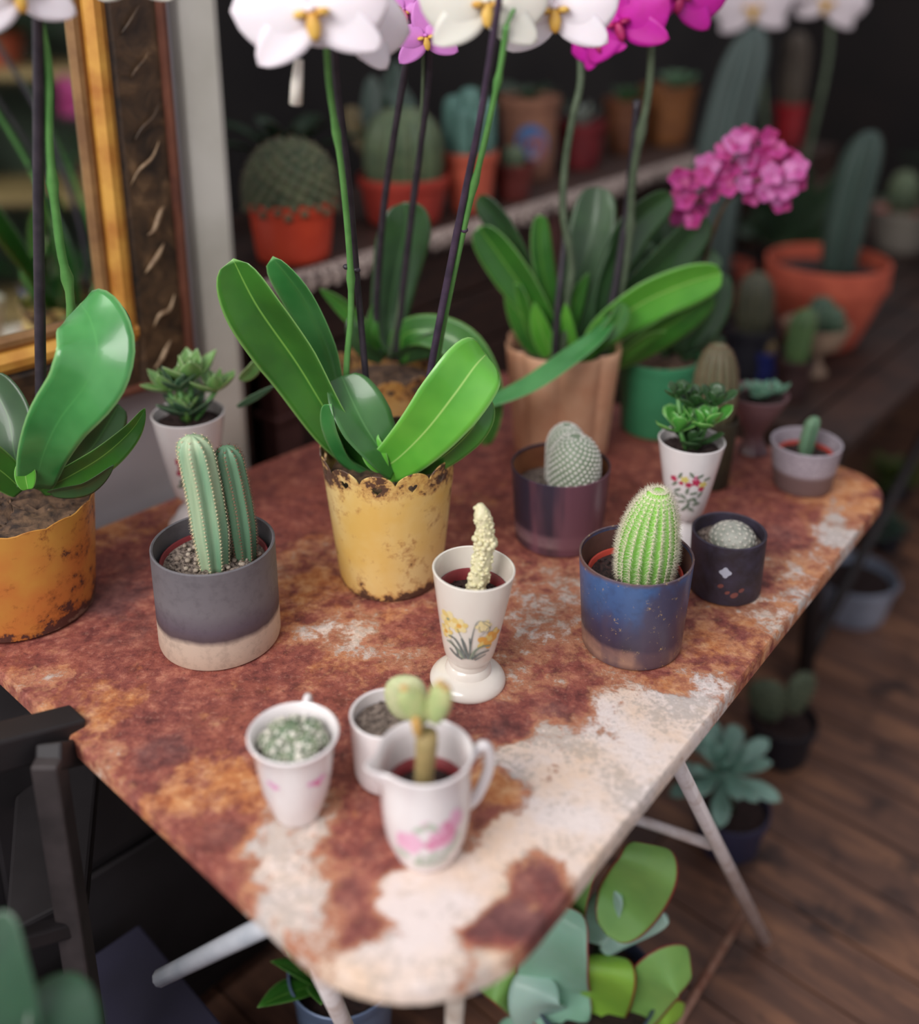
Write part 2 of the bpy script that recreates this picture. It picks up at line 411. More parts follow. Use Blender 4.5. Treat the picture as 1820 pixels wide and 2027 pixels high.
# ------------------------------------------------------------------ the setting
A_ = P(-154, 1184, .72); B_ = P(849, 2104, .72); C_ = P(1775, 955, .72); D_ = P(985, 734, .72)
dW = (D_-A_).normalized()                      # along the mirror wall, away from the lens
nW = Vector((dW.y, -dW.x, 0))                  # out of that wall, into the room
angW = math.atan2(dW.y, dW.x)
WP = A_ - nW*.06                               # a point in the wall's face
# floor of wooden planks, running parallel to the table's left front edge
fm, ft, fb = newmat('dark_stained_planks', .5)
n1 = noise(ft, 3.2, 6, .6, stretch=(1, 7, 1)); n2 = noise(ft, 9, 5, .6, dist=.6)
c = ramp(ft, n1.outputs[0], [(.32, (86, 62, 54)), (.5, (118, 84, 68)), (.66, (158, 112, 84))]).outputs[0]
c = mix(ft, sstep(ft, n2.outputs[0], .5, .72), c, (64, 48, 44)); ft.links.new(c, fb.inputs['Base Color']); bump(ft, fb, n1.outputs[0], .3, .003)
fa = math.atan2((B_-A_).y, (B_-A_).x)
sub = MB(); sub.box((.5, 2.0, -.03), (7, 7, .03)); sub_m = mat('gap_dark', (24, 18, 16), rough=.9)
floor = struct('floor', sub, sub_m)
pw = .115; R2 = Matrix.Rotation(fa, 3, 'Z'); rnd = random.Random(2)
pm = []
for q in range(3):
    mb = MB(); mb.box((0, 0, 0), (1.9, pw-.004, .02)); me = mb.mesh('plank', fm, smooth=False); pm.append(me)
for i in range(-14, 19):
    for j in range(-1, 2):
        x = j*1.904+rnd.uniform(-.4, .4)*0+((i*37) % 5)*.33-.3; c = Vector((.5, 1.7, 0))+R2 @ Vector((x, i*pw, 0))
        o = link('plank', pm[i % 3], floor, (c.x, c.y, -.0095+rnd.uniform(-.0008, .0005))); o.rotation_euler = (0, 0, fa)
# left wall: light grey, ends in a rounded jamb
wall_m = mat('pale_grey_wall', (184, 178, 180), (170, 164, 168), 5, .8, bmp=.05)
jx = plane_hit(470, 700, WP, nW); u_end = (jx-WP).dot(dW)
mb = MB(); u0 = -1.0; th_ = .12; zt = 2.3
ol = [(u0, 0), (u_end-.02, 0)]+[(u_end-.02+.02*math.sin(a), -.02+.02*math.cos(a)) for a in [pi/2*k/6 for k in range(1, 7)]]+[(u_end, -th_), (u0, -th_)]
def WPt(u, v, z): q = WP+dW*u+nW*v; return Vector((q.x, q.y, z))
mb.grid([[WPt(u, v, z) for u, v in ol] for z in (0, zt)], 0, True, True, True)
wl = struct('wall_left', mb, wall_m, True); wl.data.set_sharp_from_angle(angle=math.radians(50))
# raised jamb trim along the end of the wall
mb = MB(); a = plane_hit(392, 700, WP, nW); ua = (a-WP).dot(dW); mb.grid([[WPt(ua, .001, z), WPt(ua+.006, .016, z), WPt(u_end-.012, .018, z), WPt(u_end-.001, .012, z), WPt(u_end-.0005, .001, z)] for z in (.01, zt-.01)], 0, True, True, True)
trim_m = mat('painted_door_jamb', (206, 202, 192), (188, 184, 172), 6, .6)
struct('trim_1', mb, trim_m)
dark_m = mat('dark_shop_wall', (44, 40, 38), (34, 30, 30), 4, .9)  # dark colour stands in for the gloom at the back of the shop
mb = MB(); q = WPt(1.0, -1.05, 0); c = WP+dW*1.9-nW*1.0; mb.box((c.x, c.y, 1.15), (4.4, .06, 2.3), angW); struct('wall_back', mb, dark_m)
c = WP+dW*4.0+nW*1.0; mb = MB(); mb.box((c.x, c.y, 1.15), (.06, 4.2, 2.3), angW); struct('wall_right', mb, mat('dark_end_wall', (38, 30, 28), (28, 24, 24), 3, .9))  # same gloom put into the end wall's colour

# ------------------------------------------------------------------ framed mirror on the left wall
def wall_uv(x, y):
    p = plane_hit(x, y, WP+nW*.02, nW); return (p-WP).dot(dW), p.z
ug, zg = wall_uv(268, 668)      # lower right corner of the gilt moulding
uo, zo = wall_uv(388, 742)      # lower right outer corner
T = thing('wall_mirror', 'large mirror in a gilt and dark brown carved frame leaning on the left wall', 'mirror', WPt(uo-.35, .004, zo))
gold = mat('gilt_moulding', (214, 160, 74), (176, 112, 48), 18, .38, metal=.25, bmp=.15)
gold2 = mat('dull_gilt', (150, 112, 70), (120, 84, 52), 24, .45, metal=.2)
brn, bt_, bb_ = newmat('mottled_brown_wood', .5)
n = noise(bt_, 22, 6, .65, dist=.8); r = ramp(bt_, n.outputs[0], [(.34, (46, 34, 24)), (.55, (82, 60, 40)), (.7, (120, 92, 64))]); bt_.links.new(r.outputs[0], bb_.inputs['Base Color']); bump(bt_, bb_, n.outputs[0], .5, .004)
redb = mat('red_brown_edge', (104, 62, 46), (80, 46, 36), 20, .4)
carve = mat('worn_carving', (168, 142, 112), (112, 86, 62), 60, .5, bmp=.3)
ztop = 1.98; gw = px2m(42, WPt(ug, 0, zg))*.9; uL = ug-.62
def rail(name, m, u1, z1, wd, v0, v1, bev=.004):
    for (a, b) in (((u1, z1), (u1, ztop+.2)), ((u1, z1), (uL-.2, z1))):
        mb = MB()
        if a[0] == b[0]: mb.grid([[WPt(u1-wd, v0, z), WPt(u1-wd, v1*.6+v0*.4, z), WPt(u1-wd*.65, v1, z), WPt(u1-wd*.3, v1, z), WPt(u1, v1*.75+v0*.25, z), WPt(u1, v0, z)] for z in (z1, ztop)], 0, True, True, True)
        else: mb.grid([[WPt(u, v0, z1+wd), WPt(u, v1*.6+v0*.4, z1+wd), WPt(u, v1, z1+wd*.65), WPt(u, v1, z1+wd*.3), WPt(u, v1*.75+v0*.25, z1), WPt(u, v0, z1)] for u in (u1-wd*.02, uL-.1)], 0, True, True, True)
        part(T, name, mb, m, smooth=False)
rail('gilt_rail', gold, ug, zg, gw, .012, .034)
rail('inner_slip', gold2, ug-gw, zg+gw, gw*.7, .008, .02)
mb = MB(); mb.add([WPt(uL-.1, .006, zg), WPt(ug-.003, .006, zg), WPt(ug-.003, .006, ztop-.01), WPt(uL-.1, .006, ztop-.01), WPt(uL-.1, .012, zg), WPt(ug-.003, .012, zg), WPt(ug-.003, .012, ztop-.01), WPt(uL-.1, .012, ztop-.01)], [[4, 5, 6, 7], [0, 3, 2, 1], [0, 1, 5, 4], [2, 3, 7, 6], [1, 2, 6, 5], [3, 0, 4, 7]])
gm = mat('old_mirror_glass', (226, 234, 226), (218, 228, 218), 3, .04, metal=1.0)
part(T, 'mirror_glass', mb, gm, smooth=False)
mb = MB(); mb.grid([[WPt(ug, .0, z), WPt(ug, .02, z), WPt(ug+.01, .025, z), WPt(uo-.014, .02, z), WPt(uo-.014, 0, z)] for z in (zo, ztop)], 0, True, True, True); part(T, 'frame_board', mb, brn, smooth=False)
mb = MB(); mb.grid([[WPt(u, .0, zg), WPt(u, .02, zg), WPt(u, .025, zg-.01), WPt(u, .02, zo+.008), WPt(u, 0, zo+.008)] for u in (ug, uL-.1)], 0, True, True, True); part(T, 'frame_board', mb, brn, smooth=False)
rail('outer_edge', redb, uo, zo, .014, .0, .03)
rnd = random.Random(4)
for k in range(9):      # worn leaf scrolls carved up the side board
    z = zo+.05+k*.062+rnd.uniform(-.01, .01); u = ug+(uo-ug)*.45
    ln = rnd.uniform(.6, 1.15); sw = rnd.uniform(-.008, .008); du = rnd.uniform(-.006, .006); pts = [WPt(u+du+(-.022+.044*t)*ln, .0255+.003*math.sin(pi*t), z+(-.022+.05*t)*ln+sw*math.sin(pi*2*t)) for t in [i/10 for i in range(11)]]
    mb = MB(); mb.tube(pts, [.0006+.0030*math.sin(pi*i/10)*(1 if k < 4 else .6) for i in range(11)], 7); part(T, 'carved_leaf', mb, carve if k < 5 else brn)

# ------------------------------------------------------------------ rusty folding table
T = thing('folding_table', 'rusty metal folding table with flaking cream paint and white tube legs', 'table', Vector(((A_+C_).x/2, (A_+C_).y/2, 0)))
corners = [A_, B_, C_, D_]; rads = [.06, .125, .075, .03]
outl = []
for i, p in enumerate(corners):
    a = (corners[i-1]-p).normalized(); b = (corners[(i+1) % 4]-p).normalized(); r = rads[i]; cth = math.acos(a.dot(b)); d = r/math.tan(cth/2)
    ctr = p+(a+b).normalized()*(r/math.sin(cth/2)); s_ = p+a*d-ctr; e_ = p+b*d-ctr
    for k in range(13):
        t = k/12; q = Quaternion(Vector((0, 0, 1)), 0); v = s_.normalized().slerp(e_.normalized(), t)*r; outl.append(ctr+v)
# coarse wear map: (px, py, cream, orange, dark)
WEAR = [(100,1250,0,.3,.1),(50,1290,0,.2,.2),(130,1440,.2,.6,0),(40,1350,.3,.4,0),(250,1250,0,.2,.35),(250,1400,0,.45,.1),(350,1400,0,.2,.3),(310,1490,0,.1,.6),(360,1560,.25,.7,0),(200,1520,.5,.4,0),(440,1560,.2,.75,0),(450,1650,0,.2,.35),(520,1680,.6,.6,0),(540,1710,.8,.4,0),(600,1640,.6,.5,0),(480,1720,.1,.2,.3),(600,1780,.7,.4,0),(640,1850,.5,.2,.2),(700,1775,.1,.3,.5),(715,1850,.2,.2,.4),(730,1900,.9,0,0),(850,1900,1,0,0),(800,1780,1,.1,0),(950,1750,.9,0,0),(1000,1640,.9,0,0),(1100,1600,.95,0,0),(1180,1500,.85,.1,0),(1010,1820,0,0,.8),(960,1850,.0,.1,.7),(1070,1745,.1,0,.6),(920,1900,.5,.6,.1),(980,1900,.6,.6,.1),(980,1560,.1,.9,0),(945,1610,.1,.7,.1),(1030,1500,.85,.1,0),(1090,1450,.6,.3,.1),(1200,1400,.7,.2,.1),(1260,1420,.85,0,0),(1320,1400,.8,.2,0),(1380,1350,.6,.5,0),(1300,1490,.9,0,0),(1200,1620,.95,0,0),(1270,1560,.85,0,.1),(1150,1700,.8,0,.1),(900,1800,1,0,0),(1450,1260,.3,.6,.1),(1510,1200,.5,.6,0),(1560,1140,.5,.6,0),(1610,1090,.45,.5,0),(1650,1060,.6,.3,0),(1680,1000,.35,.9,0),(1660,950,.3,.9,0),(1720,980,.1,.4,.4),(1560,1010,0,.4,.2),(1500,1020,0,.3,.2),(1550,1065,0,.1,.5),(1480,1150,0,.1,.45),(1400,1290,.1,.5,0),(1330,1350,.15,.5,.1),(1110,1250,.5,.4,0),(1060,1210,.5,.35,0),(1100,1150,.35,.2,.1),(1050,1330,.4,.35,0),(1110,1330,.3,.3,.1),(1130,1390,0,0,.45),(1020,1440,0,.1,.45),(1080,1400,.1,.1,.4),(600,1115,.3,.5,0),(625,1150,.1,.8,0),(590,1200,.1,.6,.2),(640,1250,.5,.45,0),(700,1270,.5,.55,0),(765,1300,.45,.4,0),(800,1250,.2,.3,.1),(700,1330,.35,.3,0),(620,1330,.2,.3,0),(650,1400,0,.1,.1),(700,1450,0,.1,.1),(680,1520,0,.1,.2),(725,1580,0,.2,.35),(700,1640,.1,.45,.1),(640,1590,.4,.5,0),(740,1680,0,.2,.4),(560,950,0,0,.1),(560,1030,0,.05,.15),(620,900,0,0,.1),(220,1060,.1,.6,0),(350,1010,.1,.5,0),(250,1110,0,.1,.4),(1000,900,0,0,.3),(930,860,0,.1,.2),(1020,1040,0,.1,.1),(930,1010,.25,.4,0),(1240,950,0,.15,.1),(1450,900,0,.05,.35),(1410,960,0,.3,.2),(1450,960,.0,.35,.2),(200,1190,0,0,.6),(1150,950,0,0,.2),(1000,780,0,0,.2),(900,1430,.2,.2,.2),(760,1380,.1,.2,0),(550,1350,0,.15,.05),(460,1420,0,.15,.1),(400,1340,0,.2,.1),(1700,1040,.4,.4,0),(450,1380,0,.2,.15),(920,1250,.1,.1,.1),(1180,1250,.35,.4,0),(1160,1330,.3,.2,.3)]
WQ = [(P(a, b, .72), c, d, e) for a, b, c, d, e in WEAR]
NX, NY = 96, 110
def bil(u, v): return (A_*(1-u)+D_*u)*(1-v)+(B_*(1-u)+C_*u)*v
import mathutils
bm = bmesh.new()
ov = [bm.verts.new(Vector((p.x, p.y, .72))) for p in outl]; bm.faces.new(ov)
for k in range(1, NX):
    for (d1, p1) in ((dW, A_*(1-k/NX)+D_*(k/NX)),):
        bmesh.ops.bisect_plane(bm, geom=bm.verts[:]+bm.edges[:]+bm.faces[:], plane_co=p1, plane_no=dW)
for k in range(1, NY//1):
    bmesh.ops.bisect_plane(bm, geom=bm.verts[:]+bm.edges[:]+bm.faces[:], plane_co=A_*(1-k/NY)+B_*(k/NY), plane_no=nW)
bmesh.ops.recalc_face_normals(bm, faces=bm.faces[:])
if bm.faces[:][0].normal.z < 0: bmesh.ops.reverse_faces(bm, faces=bm.faces[:])
be = [e for e in bm.edges if e.is_boundary]
ex = bmesh.ops.extrude_edge_only(bm, edges=be); cen = (A_+C_)/2
for v in [g for g in ex['geom'] if isinstance(g, bmesh.types.BMVert)]:
    d = (v.co-cen); d.z = 0; v.co += d.normalized()*.0022; v.co.z -= .003
be = [e for e in bm.edges if e.is_boundary]; ex = bmesh.ops.extrude_edge_only(bm, edges=be)
for v in [g for g in ex['geom'] if isinstance(g, bmesh.types.BMVert)]: v.co.z -= .015
be = [e for e in bm.edges if e.is_boundary]; ex = bmesh.ops.extrude_edge_only(bm, edges=be)
for v in [g for g in ex['geom'] if isinstance(g, bmesh.types.BMVert)]:
    d = (v.co-cen); d.z = 0; v.co -= d.normalized()*.004
me = bpy.data.meshes.new('table_top'); bm.transform(Matrix.Translation(-BASE[T])); bm.to_mesh(me); bm.free()
ca = me.color_attributes.new('wear', 'FLOAT_COLOR', 'POINT')
for i, v in enumerate(me.vertices):
    p = v.co+BASE[T]; sw = 0; s3 = [0, 0, 0]
    for q, a, b, c in WQ:
        d2 = (q.x-p.x)**2+(q.y-p.y)**2+1e-6; wt = 1/d2**1.8; sw += wt; s3[0] += a*wt; s3[1] += b*wt; s3[2] += c*wt
    ca.data[i].color = (s3[0]/sw, s3[1]/sw, s3[2]/sw, 1)
me.polygons.foreach_set('use_smooth', [True]*len(me.polygons)); me.set_sharp_from_angle(angle=math.radians(50))
rm, t, b = newmat('rust_and_flaking_paint', .62, spec=.4)
at = t.nodes.new('ShaderNodeAttribute'); at.attribute_name = 'wear'; sp = t.nodes.new('ShaderNodeSeparateColor'); t.links.new(at.outputs['Color'], sp.inputs[0])
cre, ora, drk = sp.outputs[0], sp.outputs[1], sp.outputs[2]
nA = noise(t, 24, 8, .62, dist=.15).outputs[0]; nB = noise(t, 55, 8, .68, dist=.15).outputs[0]; nC = noise(t, 150, 6, .7).outputs[0]; nD = noise(t, 12, 5, .6).outputs[0]; nE = noise(t, 42, 9, .68, dist=.25).outputs[0]; nF = noise(t, 17, 4, .6).outputs[0]
rust = ramp(t, nB, [(.32, (92, 48, 46)), (.44, (130, 68, 62)), (.55, (154, 86, 74)), (.68, (190, 124, 102))]).outputs[0]
rust = mix(t, mth(t, 'MULTIPLY', sstep(t, nA, .42, .62), .22), rust, (172, 92, 66))
rust = mix(t, mth(t, 'MULTIPLY', sstep(t, nC, .54, .66), .55), rust, (82, 44, 44))
rust = mix(t, mth(t, 'MULTIPLY', sstep(t, nC, .46, .34), .35), rust, (206, 148, 128))
dk = sstep(t, mth(t, 'ADD', mth(t, 'MULTIPLY', drk, .9), mth(t, 'MULTIPLY', mth(t, 'SUBTRACT', nA, .5), 1.3)), .22, .62)
rust = mix(t, mth(t, 'MULTIPLY', dk, .8), rust, ramp(t, nB, [(.35, (84, 52, 54)), (.62, (126, 86, 84))]).outputs[0])
fo = mth(t, 'ADD', mth(t, 'MULTIPLY', ora, .62), mth(t, 'ADD', mth(t, 'MULTIPLY', mth(t, 'SUBTRACT', nA, .5), 1.1), mth(t, 'MULTIPLY', mth(t, 'SUBTRACT', nE, .5), .7)))
om = sstep(t, fo, .24, .54)
orc = ramp(t, nB, [(.35, (186, 104, 60)), (.5, (214, 144, 88)), (.64, (234, 182, 132))]).outputs[0]
col = mix(t, mth(t, 'MULTIPLY', om, .85), rust, orc)
fc_ = mth(t, 'ADD', mth(t, 'MULTIPLY', cre, .80), mth(t, 'ADD', mth(t, 'MULTIPLY', mth(t, 'SUBTRACT', nE, .5), .95), mth(t, 'ADD', mth(t, 'MULTIPLY', mth(t, 'SUBTRACT', nC, .5), .45), mth(t, 'MULTIPLY', mth(t, 'SUBTRACT', nF, .5), .6))))
cm = sstep(t, fc_, .33, .50)
crc = ramp(t, nD, [(.35, (238, 208, 182)), (.6, (236, 222, 216))]).outputs[0]
speck = sstep(t, mth(t, 'ADD', nC, mth(t, 'MULTIPLY', nF, .9)), .92, 1.08)
crc = mix(t, mth(t, 'MULTIPLY', speck, .5), crc, (160, 152, 142))
crc = mix(t, mth(t, 'MULTIPLY', sstep(t, nE, .44, .34), .55), crc, (206, 186, 170))
halo = mix(t, mth(t, 'MULTIPLY', sstep(t, fc_, .18, .36), .55), col, (214, 154, 114))
col = mix(t, cm, halo, crc); t.links.new(col, b.inputs['Base Color'])
rg = t.nodes.new('ShaderNodeMapRange'); rg.inputs[3].default_value = .45; rg.inputs[4].default_value = .75; t.links.new(nB, rg.inputs[0]); t.links.new(rg.outputs[0], b.inputs['Roughness'])
hh = mth(t, 'ADD', mth(t, 'MULTIPLY', cm, .35), mth(t, 'ADD', mth(t, 'MULTIPLY', nB, .8), mth(t, 'MULTIPLY', nC, .8))); bump(t, b, hh, .6, .0035)
me.materials.append(rm); link('table_top', me, T)
wht = mat('chipped_white_enamel', (238, 228, 226), (204, 184, 174), 30, .45, lo=.45, hi=.75)
rod = lambda a, b_, r, m=wht, nm='leg': (lambda mb: (mb.tube([a, b_], r, 10), part(T, nm, mb, m)))(MB())
def G(x, y, z): return P(x, y, z)
# right-hand cross legs: seen beyond the right front edge
rod(G(1300, 1430, .69), G(1515, 1862, .0), .009); rod(G(1250, 1618, .40), G(1408, 1672, .36), .007, nm='brace'); rod(G(1478, 1800, .06), G(1320, 2060, .05), .0065, mat('rusty_bar', (170, 132, 112), (130, 84, 66), 40, .6), 'brace')
# left-hand legs: under the front corner
rod(G(590, 1800, .68), G(318, 1935, .45), .009, mat('cool_white_enamel', (200, 202, 208), (170, 176, 184), 20, .4), 'leg'); rod(G(600, 1845, .68), G(750, 2180, .05), .009); rod(G(905, 1900, .69), G(885, 2350, .05), .008, mat('ivory_enamel', (206, 196, 184), (170, 150, 136), 30, .5))
rod(G(660, 1200, .69), G(760, 1250, .02), .009); rod(G(1450, 960, .69), G(1380, 1100, .02), .009)
rod(G(590, 1800, .68), G(905, 1900, .69), .006, nm='brace'); rod(G(1300, 1430, .69), G(905, 1900, .69), .006, nm='brace')
# ------------------------------------------------------------------ scalloped yellow tins (real heart cut-outs)
def scallop_mesh(h=.170, R=.0785, r=.060, n=12, m_=None, seed=0):
    mb = MB(); seg = n*12; zs = h-.012
    def rr(z): return r+(R-r)*(z/h)**.9
    outer = [(r-.006, 0), (r-.001, .002), (r+.0005, .006)]+[(rr(z), z) for z in [h*i/14 for i in range(1, 15)]]
    def fn(a, q, z):
        if z > zs: u = (a*n/(2*pi)) % 1; top = .013*math.sin(pi*u)**.55; return q+top*.12, zs+(z-zs)/(h-zs)*(.002+top)
        return q, z
    mb.lathe(wall_prof(outer, .0016, .004), seg, (0, 0, 0), fn); me = mb.mesh('pot', m_)
    cb = MB()
    for k in range(n):
        a = 2*pi*(k+.5)/n; c = Vector((math.cos(a), math.sin(a), 0)); tg = Vector((-math.sin(a), math.cos(a), 0)); zc = h-.0155
        pts = []
        for i in range(16):
            t = 2*pi*i/16; x = 16*math.sin(t)**3; y = 13*math.cos(t)-5*math.cos(2*t)-2*math.cos(3*t)-math.cos(4*t); pts.append((x*.00037, y*.00037))
        rows = [[c*(q)+tg*x+Vector((0, 0, zc+y)) for x, y in pts] for q in (R-.012, R+.012)]
        cb.grid(rows, 0, True, True, True)
    o1 = bpy.data.objects.new('t1', me); o2 = bpy.data.objects.new('t2', cb.mesh('cut', m_, smooth=False)); COL.objects.link(o1); COL.objects.link(o2)
    bmm = bmesh.new(); bmm.from_mesh(o2.data); bmesh.ops.recalc_face_normals(bmm, faces=bmm.faces[:]); bmm.to_mesh(o2.data); bmm.free()
    bmm = bmesh.new(); bmm.from_mesh(me); bmesh.ops.remove_doubles(bmm, verts=bmm.verts[:], dist=1e-6); bmesh.ops.recalc_face_normals(bmm, faces=bmm.faces[:]); bmm.to_mesh(me); bmm.free()
    md = o1.modifiers.new('b', 'BOOLEAN'); md.operation = 'DIFFERENCE'; md.object = o2; md.solver = 'EXACT'
    dg = bpy.context.evaluated_depsgraph_get(); res = bpy.data.meshes.new_from_object(o1.evaluated_get(dg))
    bpy.data.objects.remove(o1); bpy.data.objects.remove(o2); res.polygons.foreach_set('use_smooth', [True]*len(res.polygons)); res.set_sharp_from_angle(angle=math.radians(35)); res.name = 'pot'; return res
def tin_mat(name, base, pale, rust, amt, h=.17):
    m, t, b = newmat(name, .42, metal=.1, spec=.5)
    a1 = noise(t, 22, 8, .66, dist=.4).outputs[0]; a2 = noise(t, 70, 8, .7).outputs[0]; a3 = noise(t, 11, 4).outputs[0]
    col = ramp(t, a3, [(.36, base), (.62, pale)]).outputs[0]
    tc = t.nodes.new('ShaderNodeTexCoord'); sp = t.nodes.new('ShaderNodeSeparateXYZ'); t.links.new(tc.outputs['Object'], sp.inputs[0])
    top = sstep(t, sp.outputs[2], h*.78, h*.88); bot = sstep(t, sp.outputs[2], h*.13, h*.02); side = sstep(t, sp.outputs[0], .02, .075)  # rust at rim and base; side puts the shaded right flank into the colour
    wear = mth(t, 'ADD', mth(t, 'MULTIPLY', top, .105), mth(t, 'ADD', mth(t, 'MULTIPLY', bot, .16), mth(t, 'MULTIPLY', side, .05)))
    v = mth(t, 'ADD', mth(t, 'ADD', mth(t, 'MULTIPLY', a1, .5), mth(t, 'MULTIPLY', a2, .5)), wear)
    col = mix(t, mth(t, 'MULTIPLY', sstep(t, v, .515-amt, .60-amt), .62), col, rust)
    col = mix(t, mth(t, 'MULTIPLY', sstep(t, v, .585-amt, .62-amt), .9), col, (66, 44, 46))
    col = mix(t, mth(t, 'MULTIPLY', sstep(t, v, .70-amt, .74-amt), .6), col, (150, 128, 110))
    t.links.new(col, b.inputs['Base Color']); bump(t, b, v, .3, .0015); return m
def add_mesh(T, name, me, up=None, s=1, rz=0, label=None):
    o = link(name, me, up or T); o.rotation_euler = (0, 0, rz); o.scale = (s, s, s)
    if label: o['label'] = label
    return o
tin_front = tin_mat('weathered_yellow_tin', (230, 190, 104), (240, 214, 148), (176, 114, 62), -.006)
tin_back = tin_mat('orange_yellow_tin', (218, 168, 88), (236, 204, 150), (184, 112, 50), .0)
tin_left = tin_mat('ochre_tin', (206, 150, 66), (200, 120, 58), (150, 84, 40), -.02)
me1 = scallop_mesh(m_=tin_front)

def phal_petals(mw, sz, wide=True):
    pet = blade(sz*.52, sz*(.62 if wide else .34), lambda t: max(0, math.sin(pi*min(1, t**.62)))**.55, bend=-.35, fold=-.18, thick=.0014, n=12, k=8).mesh('petal', mw)
    sep = blade(sz*.50, sz*.30, lambda t: max(0, math.sin(pi*min(1, t**.8)))**.6, bend=-.3, fold=.12, thick=.0014, n=12, k=6).mesh('sepal', mw); return pet, sep
FM = {}
def phal(T, c, n, key, size, mw, lipm, roll=0, up=None, eye=None):
    "moth orchid flower: three sepals, two broad petals, lip and column"
    if (key, round(size, 3)) not in FM: FM[(key, round(size, 3))] = phal_petals(mw, size, key != 'lilac')
    pet, sep = FM[(key, round(size, 3))]; L = look(n, roll=0); c = Vector(c)
    mb = MB(); mb.ell(c+L @ Vector((0, size*.02, size*.05)), (size*.035, size*.03, size*.06), 8, 6, L)
    mb.tube([c, c-L @ Vector((0, -.004, size*.12)), c-L @ Vector((0, -size*.2, size*.22))], .0016, 6)
    f = part(T, 'flower', mb, mw)
    for a, me, dz in ((90+roll, sep, -.002), (215+roll, sep, -.002), (325+roll, sep, -.002), (8+roll, pet, .001), (172+roll, pet, .001)):
        R = L @ Matrix.Rotation(math.radians(a-90), 3, 'Z') @ Matrix.Rotation(math.radians(9), 3, 'X')
        inst(T, 'petal' if me == pet else 'sepal', me, m4(R, c+L @ Vector((0, 0, dz))), up=f)
    mb = MB(); Lr = L @ Matrix.Rotation(math.radians(roll), 3, 'Z')
    for sx in (-1, 1): mb.ell(c+Lr @ Vector((sx*size*.07, -size*.01, size*.07)), (size*.05, size*.03, size*.06), 8, 6, Lr)
    mb.ell(c+Lr @ Vector((0, -size*.09, size*.08)), (size*.05, size*.10, size*.03), 8, 6, Lr); part(T, 'lip', mb, lipm, up=f)
    return f
def toward(p, dx=0, dz=0): v = (CAM-Vector(p)).normalized(); return v+Vector((dx, 0, dz))
def clasp(T, p, r=.0035, m=None):
    mb = MB(); mb.ell(p, (r, r, r*.8), 8, 5); part(T, 'node', mb, m or M['stick'])

# ---- 1 centre orchid
B = stand(775, 1137); Y0 = B.y
T = thing('potted_orchid', 'white moth orchid in the front yellow tin with heart cut-outs, mid-table', 'potted plant', B, 'orchids in scalloped yellow tins')
add_mesh(T, 'pot', me1, rz=.16)
soil(T, .142, .068, M['bark'], seed=3)
LM = (M['leaf'], M['leaf_bright'], M['leaf_blue'], M['leaf_dark'])
leaf_px(T, [(745, 925, Y0), (672, 850, Y0-.01), (590, 720, Y0-.02), (510, 605, Y0-.04), (462, 512, Y0-.055)], 132, LM[0], -44, -26, fold=.4)
leaf_px(T, [(742, 925, Y0+.03), (680, 800, Y0+.04), (650, 690, Y0+.04), (600, 585, Y0+.03), (540, 508, Y0+.02)], 92, M['leaf_blue'], -55, -46, fold=.4)
leaf_px(T, [(735, 935, Y0+.0), (690, 905, Y0-.01), (665, 850, Y0-.03), (655, 800, Y0-.04)], 56, LM[2], -60, fold=.5)
leaf_px(T, [(782, 930, Y0-.03), (756, 895, Y0-.035), (726, 850, Y0-.03), (700, 800, Y0-.02), (676, 745, Y0)], 112, M['leaf_mid'], 24, 14, fold=.45, prof=prof_strap)
leaf_px(T, [(752, 930, Y0-.02), (790, 905, Y0-.04), (845, 850, Y0-.055), (900, 780, Y0-.06), (940, 725, Y0-.05), (962, 702, Y0-.03)], 135, LM[1], 16, 8, fold=.22)
leaf_px(T, [(800, 930, Y0-.01), (862, 912, Y0-.04), (915, 870, Y0-.05), (948, 825, Y0-.05), (955, 780, Y0-.03)], 66, LM[0], 40, 30, fold=.3)
leaf_px(T, [(760, 930, Y0-.035), (745, 905, Y0-.035), (735, 870, Y0-.03), (742, 840, Y0-.02)], 48, LM[1], -10, fold=.4, prof=prof_point)
leaf_px(T, [(765, 925, Y0-.02), (785, 880, Y0-.02), (805, 845, Y0-.01), (815, 815, Y0)], 40, LM[2], 30, fold=.4, prof=prof_point)
stem_px(T, [(694, 900, Y0+.01), (686, 740, Y0+.01), (695, 620, Y0), (692, 500, Y0-.03), (676, 330, Y0-.08), (652, 170, Y0-.13), (646, 60, Y0-.17)], 6.3, M['stem_green'], nodes=(.45, .75))
stem_px(T, [(740, 920, Y0+.02), (724, 740, Y0+.02), (706, 540, Y0), (690, 350, Y0-.06), (668, 180, Y0-.1), (660, 60, Y0-.13)], 6.6, M['stick'], 'support_stick')
stem_px(T, [(835, 900, Y0+.02), (852, 740, Y0+.02), (905, 460, Y0-.03), (950, 240, Y0-.1), (985, 20, Y0-.16), (992, -40, Y0-.17)], 7.5, M['stick_purple'], 'support_stick')
stem_px(T, [(850, 900, Y0+.04), (868, 700, Y0+.03), (918, 455, Y0-.03), (960, 280, Y0-.09), (990, 140, Y0-.13), (1003, 50, Y0-.15)], 6.5, M['stem_green'], nodes=(.5, .78))
for (x, y, Y) in ((686, 528, Y0-.02), (707, 535, Y0-.005)): clasp(T, PD(x, y, Y), .004)
for (x, y, Y) in ((906, 457, Y0-.03), (919, 455, Y0-.03)): clasp(T, PD(x, y, Y), .0045, M['stick_purple'])
fl = [((618, 22, Y0-.19), .132, 'white', 8, (-.1, -.05)), ((700, 42, Y0-.15), .105, 'white2', -20, (.35, 0)), ((1098, 18, Y0-.10), .118, 'white3', 4, (.0, 0)), ((960, 8, Y0-.14), .118, 'white4', 0, (.25, .1))]
